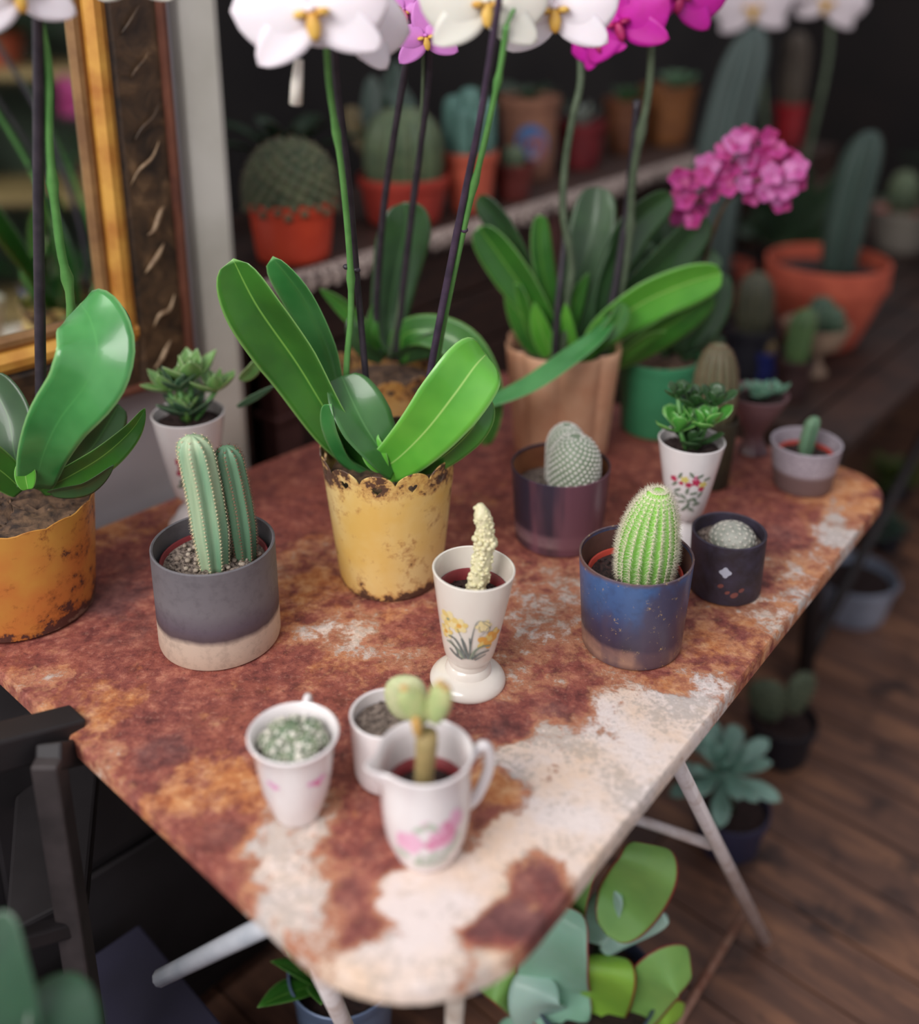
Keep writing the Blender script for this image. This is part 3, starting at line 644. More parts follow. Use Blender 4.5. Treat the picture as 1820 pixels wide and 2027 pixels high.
for (x, y, Y), s_, k, ro, (dx, dz) in fl:
    p = PD(x, y, Y); phal(T, p, toward(p, dx, dz), k, s_, M['petal_white'] if k != 'white4' else M['petal_cream'], M['lip_yellow'], ro)
p0 = PD(590, 120, Y0-.17)
mb = MB(); mb.tube([PD(592, 118, Y0-.165), PD(588, 165, Y0-.165), PD(586, 206, Y0-.162)], [.004, .0055, .006], 10); part(T, 'flower_bud', mb, M['petal_cream'])
stem_px(T, [(1003, 50, Y0-.15), (1040, -10, Y0-.12), (1098, 18, Y0-.09)], 4, M['stem_green'])
stem_px(T, [(646, 60, Y0-.17), (628, 20, Y0-.175), (612, 30, Y0-.175)], 4, M['stem_green'])

# ---- 2 rear yellow tin orchid
B = stand(770, 927); Yb = B.y
T = thing('potted_orchid', 'lilac moth orchid in the orange-yellow tin behind the front yellow tin', 'potted plant', B, 'orchids in scalloped yellow tins')
me2 = me1.copy(); me2.materials.clear(); me2.materials.append(tin_back); add_mesh(T, 'pot', me2, s=.97, rz=-.12)
soil(T, .140, .066, M['bark'], seed=4)
leaf_px(T, [(775, 700, Yb), (772, 620, Yb+.02), (790, 510, Yb+.03), (805, 445, Yb+.03), (800, 400, Yb+.03)], 104, LM[3], 8, -6, fold=.3)
leaf_px(T, [(765, 705, Yb), (715, 640, Yb), (670, 595, Yb), (634, 572, Yb)], 42, LM[0], -40, fold=.4, prof=prof_point)
leaf_px(T, [(790, 715, Yb), (800, 665, Yb-.01), (850, 655, Yb-.03), (910, 680, Yb-.05), (950, 740, Yb-.06), (965, 810, Yb-.06), (958, 882, Yb-.06)], 80, LM[0], -28, 30, fold=.25)
leaf_px(T, [(785, 712, Yb), (830, 690, Yb-.02), (880, 675, Yb-.03), (925, 700, Yb-.02)], 60, LM[3], 30, fold=.3)
leaf_px(T, [(750, 715, Yb), (735, 660, Yb-.01), (740, 600, Yb)], 30, LM[0], 20, fold=.4, prof=prof_point)
leaf_px(T, [(758, 712, Yb-.02), (722, 690, Yb-.03), (700, 650, Yb-.03), (698, 620, Yb-.02)], 36, LM[3], -30, fold=.4, prof=prof_point)
stem_px(T, [(742, 712, Yb), (748, 560, Yb-.01), (764, 380, Yb-.05), (800, 150, Yb-.12), (815, 60, Yb-.15)], 7, M['stick'], 'support_stick')
stem_px(T, [(785, 712, Yb), (795, 600, Yb-.01), (816, 420, Yb-.04), (846, 180, Yb-.1), (850, 90, Yb-.13)], 7, M['stick'], 'support_stick')
stem_px(T, [(770, 712, Yb), (790, 610, Yb-.01), (808, 460, Yb-.03), (835, 220, Yb-.09), (838, 60, Yb-.14)], 4, M['stem_dull'])
for (x, y, Y, s_, ro) in ((842, 72, Yb-.15, .085, 10), (800, 20, Yb-.13, .07, -20), (868, 5, Yb-.14, .06, 30)):
    p = PD(x, y, Y); phal(T, p, toward(p, .1*ro/10, -.1), 'lilac', s_, M['petal_lilac'], M['lip_yellow'], ro)
p = PD(775, 38, Yb-.13); phal(T, p, toward(p, -.6, 0), 'lilacb', .045, M['lip_magenta'], M['lip_magenta'], 0)

# ---- 3 left yellow tin orchid
B = stand(52, 1197); Yl = B.y
T = thing('potted_orchid', 'moth orchid with broad curling leaves in the ochre tin at the left edge', 'potted plant', B, 'orchids in scalloped yellow tins')
Tn = 1.06; hl, Rl, rl = pot_dims(B, 985, 318, 262); outer = [(rl-.006, 0), (rl, .004)]+[(rl+(Rl-rl)*(i/10)**.9, hl*i/10) for i in range(1, 11)]
vessel(T, 'pot', outer, tin_left, .0018, 72, fn=lambda a, r, z: (r, z-.003+.003*abs(math.sin(a*8)) if z > hl*.97 else z))
soil(T, hl-.012, Rl-.006, M['bark'], seed=5, amp=.007)
leaf_px(T, [(70, 965, Yl-.02), (85, 900, Yl-.05), (118, 830, Yl-.07), (170, 760, Yl-.08), (192, 690, Yl-.07), (178, 630, Yl-.04), (160, 602, Yl-.01)], 148, LM[2], 12, -14, fold=.2)
leaf_px(T, [(80, 970, Yl), (140, 940, Yl-.02), (205, 900, Yl-.03), (260, 850, Yl-.02), (287, 808, Yl)], 70, M['leaf'], 35, 40, fold=.35, prof=prof_point)
leaf_px(T, [(75, 965, Yl+.02), (140, 920, Yl+.03), (185, 880, Yl+.04), (235, 800, Yl+.06)], 84, LM[3], 25, 30, fold=.3)
leaf_px(T, [(50, 965, Yl), (30, 900, Yl), (15, 820, Yl+.02), (-25, 745, Yl+.04)], 100, LM[3], -20, fold=.3)
leaf_px(T, [(45, 970, Yl-.03), (0, 930, Yl-.05), (-70, 890, Yl-.08), (-140, 870, Yl-.1)], 90, M['leaf'], -20, fold=.3)
leaf_px(T, [(100, 975, Yl-.03), (170, 960, Yl-.05), (225, 920, Yl-.05)], 44, LM[3], 50, fold=.4, prof=prof_point)
leaf_px(T, [(55, 968, Yl-.04), (50, 930, Yl-.04), (62, 890, Yl-.04)], 40, LM[1], 0, fold=.4, prof=prof_point)
leaf_px(T, [(190, 742, Yl-.02), (222, 700, Yl-.02), (240, 660, Yl), (228, 622, Yl+.01), (205, 604, Yl+.01)], 46, LM[3], 40, fold=.3)
stem_px(T, [(82, 960, Yl+.03), (80, 700, Yl+.02), (76, 400, Yl-.02), (76, 150, Yl-.06), (74, -30, Yl-.1)], 11, M['stick'], 'support_stick')
stem_px(T, [(95, 960, Yl+.03), (140, 640, Yl+.03), (118, 480, Yl), (98, 300, Yl-.03), (94, 120, Yl-.06), (60, -20, Yl-.1)], 9, M['stem_green'], nodes=(.3, .55))
p = PD(30, -22, Yl-.14); phal(T, p, toward(p, .2, -.1), 'whiteL', .105, M['petal_white'], M['lip_yellow'], 10)
p = PD(262, -55, Yl-.05); phal(T, p, toward(p, -.2, -.2), 'whiteM', .085, M['petal_cream'], M['lip_yellow'], 0)
stem_px(T, [(74, -20, Yl-.1), (150, -70, Yl-.09), (262, -55, Yl-.05)], 5, M['stem_green'])

# ---- 4 peach fluted pot with magenta orchid
B = stand(1110, 886); Yp = B.y
T = thing('potted_orchid', 'magenta moth orchid with many strap leaves in the tall peach fluted pot', 'potted plant', B)
hp, Rp, rp = pot_dims(B, 676, 236, 182)
peach, pt, pb = newmat('peach_glaze', .5); n = noise(pt, 14, 6, .6); r = ramp(pt, n.outputs[0], [(.35, (206, 150, 116)), (.65, (222, 176, 142))]); n2 = noise(pt, 90, 4).outputs[0]
pb.inputs['Roughness'].default_value = .55; pt.links.new(mix(pt, mth(pt, 'MULTIPLY', sstep(pt, n2, .6, .75), .4), r.outputs[0], (150, 96, 74)), pb.inputs['Base Color'])
outer = [(rp-.004, 0), (rp, .004)]+[(rp+(Rp-rp)*i/12, hp*i/12) for i in range(1, 13)]
def flute(a, r, z):
    u = (a*8/(2*pi)+.18) % 1; return r*(1-.15*(1-abs(math.sin(pi*u))**.4)*min(1, .35+z/hp)), z
vessel(T, 'pot', outer, peach, .003, 160, flute, sharp=70)
soil(T, hp-.022, Rp*.84, M['bark'], seed=6)
g = [([(1120, 720), (1060, 610), (1000, 520), (948, 448)], 78, 0, -20, 0, None), ([(1105, 690), (1050, 560), (995, 450), (948, 388)], 60, 3, -30, .04, None), ([(1130, 715), (1090, 600), (1070, 500), (1068, 425)], 50, 0, 30, .02, None),
     ([(1150, 700), (1150, 560), (1175, 450), (1185, 370)], 92, 3, -10, .05, None), ([(1160, 710), (1200, 560), (1255, 450), (1330, 385)], 78, 3, 24, .04, None), ([(1170, 705), (1240, 600), (1320, 520), (1400, 430)], 90, 3, 30, .08, None),
     ([(1165, 725), (1190, 660), (1270, 600), (1360, 560), (1430, 540)], 96, 1, 30, -.02, None), ([(1160, 725), (1230, 700), (1330, 640), (1410, 580)], 80, 0, 45, .0, None), ([(1180, 722), (1230, 705), (1280, 670), (1318, 655)], 34, 0, 45, -.04, prof_point),
     ([(1085, 710), (1050, 670), (1030, 610), (1020, 560)], 56, 0, -30, .0, None), ([(1120, 722), (1118, 660), (1140, 590), (1165, 540)], 44, 0, 30, -.01, prof_point), ([(1115, 725), (1105, 680), (1110, 620)], 34, 1, 10, -.03, prof_point), ([(1150, 725), (1165, 680), (1195, 625)], 34, 1, 20, -.03, prof_point),
     ([(1100, 722), (1075, 660), (1058, 600)], 44, 1, -20, -.03, prof_point), ([(1140, 722), (1128, 670), (1120, 600)], 34, 1, -14, -.04, prof_point)]
for pts, wd, mi, fc, dy, pr_ in g:
    leaf_px(T, [(x, y, Yp+dy*(i/(len(pts)-1))) for i, (x, y) in enumerate(pts)], wd, LM[mi] if mi != 3 else M['leaf_dark'], fc, fold=.28, prof=pr_ or prof_strap)
leaf_px(T, [(1215, 625, Yp-.03), (1185, 665, Yp-.07), (1120, 715, Yp-.12), (1050, 762, Yp-.15), (975, 795, Yp-.16), (930, 812, Yp-.17)], 46, LM[2], 40, 30, fold=.2, prof=prof_point)
leaf_px(T, [(1150, 722, Yp-.02), (1185, 680, Yp-.05), (1220, 640, Yp-.05), (1235, 600, Yp-.03)], 40, LM[0], 20, fold=.3)
stem_px(T, [(1098, 715, Yp-.03), (1105, 600, Yp-.03), (1118, 480, Yp-.01), (1120, 430, Yp)], 7, M['stick'], 'support_stick')
stem_px(T, [(1112, 715, Yp-.02), (1122, 600, Yp-.02), (1132, 520, Yp-.02), (1115, 420, Yp-.02), (1120, 320, Yp-.02), (1135, 230, Yp-.03), (1150, 160, Yp-.03), (1148, 60, Yp-.03)], 8, M['stem_dull'], nodes=(.2,))
stem_px(T, [(1180, 720, Yp-.02), (1210, 610, Yp-.01), (1232, 480, Yp), (1244, 400, Yp), (1262, 200, Yp-.02)], 8, M['stick'], 'support_stick')
stem_px(T, [(1190, 720, Yp-.01), (1225, 600, Yp), (1246, 470, Yp), (1255, 340, Yp-.01), (1285, 180, Yp-.03), (1290, 60, Yp-.05)], 8, M['stem_dull'], nodes=(.45, .7))
for (x, y, Y, s_, ro, dx) in ((1228, 42, Yp-.08, .135, 18, -.35), (1345, -10, Yp-.05, .125, -10, .3), (1185, 82, Yp-.06, .085, 30, -.7), (1275, -45, Yp-.02, .12, 0, .1)):
    p = PD(x, y, Y); phal(T, p, toward(p, dx, -.15), 'mag', s_, M['petal_magenta'] if x < 1300 else M['petal_magenta'], M['lip_magenta'], ro)

# ---- 5 green pot: mini orchid / kalanchoe with pink cluster
B = stand(1297, 846); Yg = B.y
T = thing('potted_orchid', 'small orchid with a pink flower cluster in the plain green pot behind the peach pot', 'potted plant', B)
hg, Rg, rg_ = pot_dims(B, 702, 158, 132)
gp = mat('matt_green_pot', (66, 148, 104), (52, 124, 82), 8, .5)
outer = [(rg_-.004, 0), (rg_, .003)]+[(rg_+(Rg-rg_)*i/8, (hg-.012)*i/8) for i in range(1, 9)]+[(Rg+.0025, hg-.011), (Rg+.003, hg)]
vessel(T, 'pot', outer, gp, .002); soil(T, hg-.012, Rg*.94, M['bark'], seed=7)
for pts, wd, fc in (([(1330, 700), (1290, 640), (1262, 560), (1258, 480)], 70, -10), ([(1340, 700), (1345, 610), (1380, 540), (1420, 500)], 70, 10), ([(1345, 705), (1390, 660), (1418, 600), (1428, 540)], 62, 30), ([(1325, 705), (1300, 660), (1240, 620), (1205, 560)], 50, -30), ([(1335, 700), (1330, 600), (1310, 500), (1330, 420)], 66, 0), ([(1350, 705), (1400, 690), (1425, 660)], 50, 40)):
    leaf_px(T, [(x, y, Yg+.01*i) for i, (x, y) in enumerate(pts)], wd, M['leaf_dark'] if wd > 60 else M['leaf_deep'], fc, fold=.25)
pale = leafmat('pale_striped_leaf', (92, 128, 92), (120, 150, 116), rib=(60, 88, 60))
leaf_px(T, [(1300, 600, Yg+.03), (1275, 560, Yg+.02), (1290, 480, Yg+.02)], 60, pale, 10, prof=prof_oval); leaf_px(T, [(1300, 600, Yg+.03), (1262, 580, Yg+.02), (1238, 520, Yg+.02)], 36, mat('silvery_leaf', (150, 170, 156), (110, 134, 118)), 20, prof=prof_oval)
brs = mat('brown_flower_stalk', (96, 72, 50), (70, 56, 40), 30)
stem_px(T, [(1335, 700, Yg), (1350, 600, Yg+.02), (1375, 480, Yg+.02), (1400, 400, Yg+.01), (1440, 360, Yg)], 4, brs); stem_px(T, [(1350, 700, Yg), (1385, 600, Yg+.02), (1400, 500, Yg+.02), (1440, 400, Yg), (1510, 350, Yg)], 4, brs); stem_px(T, [(1400, 400, Yg+.01), (1365, 400, Yg), (1305, 400, Yg)], 3, brs)
def floret_mesh(m, r=.021):
    mb = MB()
    for k in range(5):
        a = 2*pi*k/5; b_ = blade(r, r*.95, prof_oval, bend=.3, fold=.1, thick=.0008, n=5, k=4); o_ = Matrix.Rotation(a, 3, 'Z') @ Matrix.Rotation(.25, 3, 'X')
        mb.add([o_ @ v for v in b_.v], b_.f)
    mb.ell((0, 0, .003), .003, 6, 4); return mb.mesh('floret', m)
flm = [floret_mesh(M['petal_pink']), floret_mesh(M['petal_palepink'])]; rnd = random.Random(9)
cl = [(1440, 300), (1478, 272), (1520, 270), (1400, 330), (1370, 360), (1355, 395), (1385, 410), (1350, 425), (1375, 435), (1360, 375), (1420, 350), (1450, 340), (1480, 320), (1505, 310), (1540, 300), (1565, 315), (1580, 335), (1560, 350), (1530, 345), (1500, 350), (1470, 365), (1440, 375), (1410, 385), (1515, 380), (1535, 390), (1490, 385), (1395, 350), (1460, 285), (1545, 330), (1430, 320), (1575, 360), (1560, 375), (1545, 402), (1345, 352)]
for i, (x, y) in enumerate(cl):
    p = PD(x, y, Yg-.01+rnd.uniform(-.02, .03)); inst(T, 'floret', flm[0 if rnd.random() < .6 else 1], m4(look(toward(p, rnd.uniform(-.7, .7), rnd.uniform(-.3, .6)), roll=rnd.uniform(0, 6)), p, rnd.uniform(.8, 1.15)))
mb = MB(); mb.ell(PD(1303, 400, Yg), (.008, .008, .008), 8, 6); part(T, 'flower_bud', mb, mat('salmon_bud', (196, 130, 112), (180, 110, 96)))
mb = MB(); mb.ell(PD(1330, 396, Yg), (.005, .005, .006), 8, 6); part(T, 'flower_bud', mb, M['petal_cream'])

# ------------------------------------------------------------------ footed cups with printed flowers
def cup_outer(h, R, foot, rb, neck, zf):
    "rim radius R, bowl bottom radius rb, neck radius, foot radius, zf = height where the bowl starts"
    return [(foot*.97, 0), (foot, .0015), (foot*1.0, .004), (foot*.95, .0075), (foot*.80, .0125), (foot*.62, zf*.62), (neck*1.12, zf*.82), (neck, zf*.93), (neck*1.02, zf), (rb*.78, zf+.004), (rb*.93, zf+.009), (rb, zf+.015)]+[(rb+(R-rb)*(i/8)**.92, zf+.014+(h-zf-.014)*i/8) for i in range(1, 9)]
pr = [mat('print_yellow', (236, 214, 140), (230, 200, 120), 90, .25, coat=.3), mat('print_orange', (232, 180, 90), (226, 166, 84), 90, .25, coat=.3), mat('print_grey', (104, 114, 112), (130, 138, 134), 200, .25, coat=.3), mat('print_pale_yellow', (240, 226, 178), (238, 220, 160), 90, .25, coat=.3), mat('print_sage', (160, 172, 150), (140, 154, 136), 100, .25, coat=.3)]
def leanT(T, dx):    # tips a cup slightly, as the photograph shows
    T.rotation_euler = (0, dx, 0)
B = stand(926, 1345)
T = thing('potted_cactus', 'knobbly cream cactus in the white footed cup printed with daffodils', 'potted plant', B)
hgob, Rg1, fg = pot_dims(B, 1124, 165, 150); outer = cup_outer(hgob, Rg1, fg, .0262, .0205, .024)
vessel(T, 'footed_cup', outer, M['porcelain2'], .0024, 72, floor=.04)
zr = hgob-.022; rimpot(T, zr, prof_at(outer, zr)-.0035, M['maroon']); soil(T, zr-.010, prof_at(outer, zr)-.006, M['soil'], seed=2, amp=.002)
Q = Print(T, outer, -.05)
for x, y, s_ in ((-.0235, .0905, 1), (-.011, .088, .8), (-.026, .074, .75)):
    for k in range(6): Q.blob(x+.0062*s_*math.cos(k*pi/3+.3), y+.0062*s_*math.sin(k*pi/3+.3), .0048*s_, .0036*s_, 3 if k % 2 else 0, k*pi/3+.3)
    Q.blob(x, y, .0035*s_, .0035*s_, 1 if s_ < 1 else 0, 0, 6, .15)
Q.blob(-.0235, .0915, .0016, .0014, 4)
for x, y, s_ in ((.018, .068, 1), (.026, .074, .8)):
    for k in range(5): Q.blob(x+.0055*s_*math.cos(k*1.26), y+.0050*s_*math.sin(k*1.26), .005*s_, .0034*s_, 0 if k % 2 else 1, k*1.26)
    Q.blob(x, y, .004*s_, .0035*s_, 1, 0, 7, .15)
L_ = Q.line
L_([(.001, .052), (.002, .070), (.0035, .084), (.006, .094), (.0095, .097), (.0125, .0935)], .0012, 2); L_([(-.001, .052), (-.004, .066), (-.009, .076), (-.0125, .084)], .0010, 2); L_([(.003, .053), (.009, .060), (.015, .065)], .0010, 2)
for k in range(6): Q.blob(.0135+.0048*math.cos(k*pi/3), .0895+.0042*math.sin(k*pi/3), .0034, .0022, 3, k*pi/3)
L_([(.0125, .094), (.017, .090), (.020, .086), (.0185, .081)], .0009, 2); L_([(.009, .090), (.0095, .085), (.013, .082)], .0008, 2); L_([(.018, .087), (.014, .080), (.009, .077)], .0008, 2); L_([(.0205, .090), (.020, .084), (.0165, .079)], .0008, 2); L_([(.011, .096), (.016, .095), (.020, .091)], .0008, 2)
for pts, w_ in (([(-.004, .047), (-.010, .056), (-.018, .062), (-.024, .063)], .0034), ([(-.003, .047), (-.008, .060), (-.015, .070), (-.022, .071)], .0026), ([(0, .047), (-.004, .060), (-.008, .073)], .0024), ([(.002, .047), (.006, .058), (.013, .063), (.022, .061)], .0032), ([(.003, .047), (.011, .054), (.021, .055)], .0028), ([(.000, .047), (.001, .06), (.000, .075)], .0018), ([(-.006, .046), (-.014, .050), (-.020, .055)], .0026), ([(.006, .046), (.012, .049), (.017, .051)], .0022), ([(-.011, .047), (-.012, .056), (-.020, .066)], .0014)):
    L_(pts, w_, 2 if w_ < .003 else 4); L_([(a+.0006, b_+.0008) for a, b_ in pts], .0008, 2)
Q.done(pr)
# monstrose body
mb = MB(); rnd = random.Random(3); C0 = B+Vector((.001, .002, zr-.012)); hc = height_to(Vector((B.x, B.y, B.z)), 1000)-zr+.012
def cc(t): return C0+Vector((.006*math.sin(t*3.0)*1.0+.004*t-.006*max(0, t-.75)*4*.6, 0, hc*t))
def cr_(t): return (.0095 if t < .62 else .0085)*(1 if t < .9 else max(.25, 1-(t-.9)*6))
mb.tube([cc(i/20) for i in range(21)], [cr_(i/20) for i in range(21)], 14)
for i in range(230):
    t = rnd.uniform(.02, .98); a = rnd.uniform(0, 2*pi); r_ = cr_(t); s_ = rnd.uniform(.0016, .003)*(1 if t < .66 else .75); mb.ell(cc(t)+Vector((r_*math.cos(a), r_*math.sin(a), 0)), (s_, s_, s_*.8), 7, 5)
for i in range(20): a = i*2.4; mb.ell(cc(.62)+Vector((.0105*math.cos(a), .0105*math.sin(a), rnd.uniform(-.004, .004))), .003, 7, 5)
part(T, 'cactus_stem', mb, mat('cream_knobbly_skin', (236, 226, 190), (206, 202, 158), 260, .6, bmp=.5, bdist=.001))
leanT(T, .045)

pf = [mat('print_crimson', (196, 62, 96), (180, 50, 84), 60, .25, coat=.3), mat('print_leaf_green', (128, 140, 120), (104, 122, 104), 80, .25, coat=.3), mat('print_butter', (222, 208, 120), (214, 196, 110), 60, .25, coat=.3), mat('print_pink', (222, 130, 160), (210, 110, 146), 60, .25, coat=.3)]
# right floral footed cup with jade plant
B = stand(1350, 1075)
T = thing('potted_succulent', 'glossy jade-like succulent in the right-hand white footed cup with pink and yellow flowers', 'potted plant', B)
h2, R2_, f2 = pot_dims(B, 870, 132, 100); outer = cup_outer(h2, R2_, f2, .0235, .012, .038)
vessel(T, 'footed_cup', outer, M['porcelain'], .0022, 64, floor=.05); soil(T, h2-.012, R2_-.004, M['soil'], seed=8, amp=.003)
Q = Print(T, outer, 0)
for x, y, s_, mi in ((-.018, .105, .0045, 0), (-.004, .107, .005, 2), (.010, .104, .0055, 0), (.019, .100, .005, 2), (.001, .100, .004, 0), (.017, .094, .004, 0), (-.008, .101, .003, 0), (.009, .111, .0035, 3)): Q.blob(x, y, s_, s_*.9, mi, 0, 5, .25)
for x, y, a in ((-.010, .112, 1.2), (.004, .115, 2.2), (.014, .113, .5), (.024, .108, .2), (-.016, .098, 4), (-.012, .090, .6), (.000, .091, 1.5), (.008, .088, .2), (.016, .086, 1), (-.004, .082, 2.4), (.004, .078, .6), (.010, .078, 2.0), (-.006, .074, .3), (.002, .070, 1.3), (.012, .072, .2), (-.012, .083, 2.6), (-.002, .064, .9), (.006, .064, 2.4)):
    Q.blob(x, y, .0042, .0015, 1, a); Q.line([(x-.004, y-.003), (x, y), (x+.003, y+.004)], .0006, 1)
Q.done(pf)
jade = leafmat('glossy_jade_leaf', (86, 160, 66), (60, 128, 52), edge=(130, 180, 100), rough=.25, coat=.4)
jl = blade(.044, .027, prof_spoon, bend=.5, fold=.25, thick=.004, n=10, k=6).mesh('leaf', jade); jd = blade(.044, .025, prof_spoon, bend=.4, fold=.2, thick=.004, n=10, k=6).mesh('leaf', M['leaf_dark'])
rnd = random.Random(11); top = B+Vector((0, 0, h2-.012))
for (dx, dy, dz, n_, s_) in ((0, 0, .004, 12, 1.0), (-.018, -.006, .026, 9, .9), (.012, -.010, .034, 10, 1.0), (.0, .004, .055, 9, .85), (-.022, .004, .066, 7, .65), (.024, .0, .058, 8, .8)):
    c = top+Vector((dx, dy, dz)); mb = MB(); mb.tube([top+Vector((dx*.3, dy*.3, -.004)), c+Vector((0, 0, .004))], .003, 7); part(T, 'stem', mb, M['stem_green'])
    rosette(T, c, jl if dz < .05 and dz > .01 else jd if dz > .05 else jd, n_, 12, 72, s0=s_, s1=s_*.6, seed=int(dz*1000)+1, jit=.5)
leanT(T, .02)

# left floral footed cup with toothed-leaf succulent
B = stand(392, 1038)
T = thing('potted_succulent', 'pale green succulent with pointed leaves in the left white footed cup, behind the grey pot', 'potted plant', B)
h3, R3, f3 = pot_dims(B, 817, 143, 112); outer = cup_outer(h3, R3, f3, .027, .014, .040)
vessel(T, 'footed_cup', outer, M['porcelain'], .0022, 64, floor=.05); soil(T, h3-.012, R3-.005, M['soil'], seed=9)
Q = Print(T, outer, -.05)
for x, y, s_ in ((-.014, .110, .0062), (-.012, .100, .0058), (-.016, .092, .0042), (.020, .108, .005)): Q.blob(x, y, s_, s_*.9, 0, 0, 5, .2)
for x, y, a in ((-.014, .080, 1), (-.010, .074, 2), (-.016, .072, .4), (-.008, .066, 1.2), (.012, .098, 1)): Q.blob(x, y, .0045, .002, 1, a)
Q.done(pf)
lg = leafmat('pale_green_leaf', (128, 168, 96), (92, 142, 76), edge=(170, 196, 140), rough=.4); sg = leafmat('slate_green_leaf', (66, 100, 72), (48, 80, 60), edge=(110, 146, 110), rough=.4)
l1 = blade(.052, .032, prof_point, bend=.7, fold=.5, thick=.003, n=10, k=6).mesh('leaf', lg); l2 = blade(.056, .032, prof_point, bend=.5, fold=.4, thick=.003, n=10, k=6).mesh('leaf', sg); top = B+Vector((0, 0, h3-.01))
for (dx, dy, dz, n_, s_, me, a0, a1) in ((0, 0, .006, 8, .95, l2, 18, 45), (.0, -.012, .018, 7, .6, l1, 20, 70), (-.022, 0, .040, 9, .85, l1, 5, 70), (.006, .004, .052, 10, 1.0, l1, 10, 75), (.036, .004, .038, 8, .8, l1, 5, 75), (-.006, -.006, .044, 8, .8, l2, 20, 60)):
    c = top+Vector((dx, dy, dz)); mb = MB(); mb.tube([top+Vector((dx*.2, dy*.2, -.004)), c], .0032, 7); part(T, 'stem', mb, mat('lime_stem', (126, 172, 84), (110, 156, 74)) if dz < .03 else M['stem_green'])
    rosette(T, c, me, n_, a0, a1, s0=s_, s1=s_*.6, seed=int(dz*1000)+5, jit=.6)
leaf_px(T, [(470, 805, B.y), (505, 785, B.y), (545, 762, B.y)], 16, sg, 30, prof=prof_point); leaf_px(T, [(478, 752, B.y), (500, 730, B.y-.01), (521, 694, B.y-.01)], 30, lg, 30, prof=prof_point)

# ------------------------------------------------------------------ little china: cup, mug, jug
B = stand(590, 1606)
T = thing('potted_cactus', 'clumping cactus in the white cup with pink blossoms, leftmost on the table front', 'potted plant', B)
h4, R4, r4 = pot_dims(B, 1450, 182, 92); outer = [(r4*.92, 0), (r4, .002), (r4*1.06, .006), (r4*1.25, h4*.2), (r4*1.48, h4*.4), (R4*.84, h4*.66), (R4*.88, h4*.82), (R4*.93, h4*.92), (R4, h4)]
vessel(T, 'cup', outer, M['porcelain'], .0034, 72, floor=.006)
d = (Vector((.012, .1, 0))).normalized(); hp_ = [(R4*.85, h4*.88), (R4*1.22, h4*.98), (R4*1.36, h4*.8), (R4*1.25, h4*.52), (R4*.78, h4*.38)]
mb = MB(); mb.tube([B+d*a+Vector((0, 0, z)) for a, z in [c_[:2] for c_ in cr([(a, z) for a, z in hp_], 20)]], .0036, 10); part(T, 'handle', mb, M['porcelain'])
soil(T, h4-.012, R4*.84, M['soil'], seed=10)
Q = Print(T, outer, .1)
for x, y, s_, mi in ((.0135, .055, .0036, 0), (.0195, .056, .0040, 3), (.016, .052, .0030, 0), (-.022, .055, .0040, 3), (.0085, .056, .003, 3), (-.027, .0575, .003, 3)): Q.blob(x, y, s_, s_*.8, mi, 0, 4, .15)
Q.done([mat('print_rose', (220, 110, 160), (226, 140, 180), 90, .3), pf[1], pf[2], mat('print_pale_rose', (230, 170, 206), (226, 156, 196), 90, .3)])
dg_ = mat('dark_green_cactus', (140, 150, 122), (88, 112, 84), 90, .6)
rnd = random.Random(6); c0 = B+Vector((0, 0, h4-.017))
for (dx, dy, r_, hh_) in ((-.004, .004, .014, .022), (.012, -.006, .012, .019), (-.014, -.008, .011, .017), (.002, -.015, .011, .016), (.013, .011, .011, .019), (-.015, .012, .010, .016), (.021, .002, .008, .014), (-.002, .018, .009, .016), (-.023, .001, .008, .013), (-.010, -.020, .008, .012), (.012, -.020, .008, .012)):
    areole_cactus(T, c0+Vector((dx, dy, 0)), r_, hh_, dg_, M['spine_white'], n=40, spines=7, sl=.0030, sr=.0005, bumps=.0016, low=.35, seed=int(r_*9999)+int(dx*999))
mb = MB()
for i in range(34):
    a = rnd.uniform(0, 2*pi); q = .027*math.sqrt(rnd.random()); mb.ell(c0+Vector((q*math.cos(a), q*math.sin(a), .019-q*.25)), .0024, 7, 5)
part(T, 'woolly_tufts', mb, M['spine_white'], stuff=True)
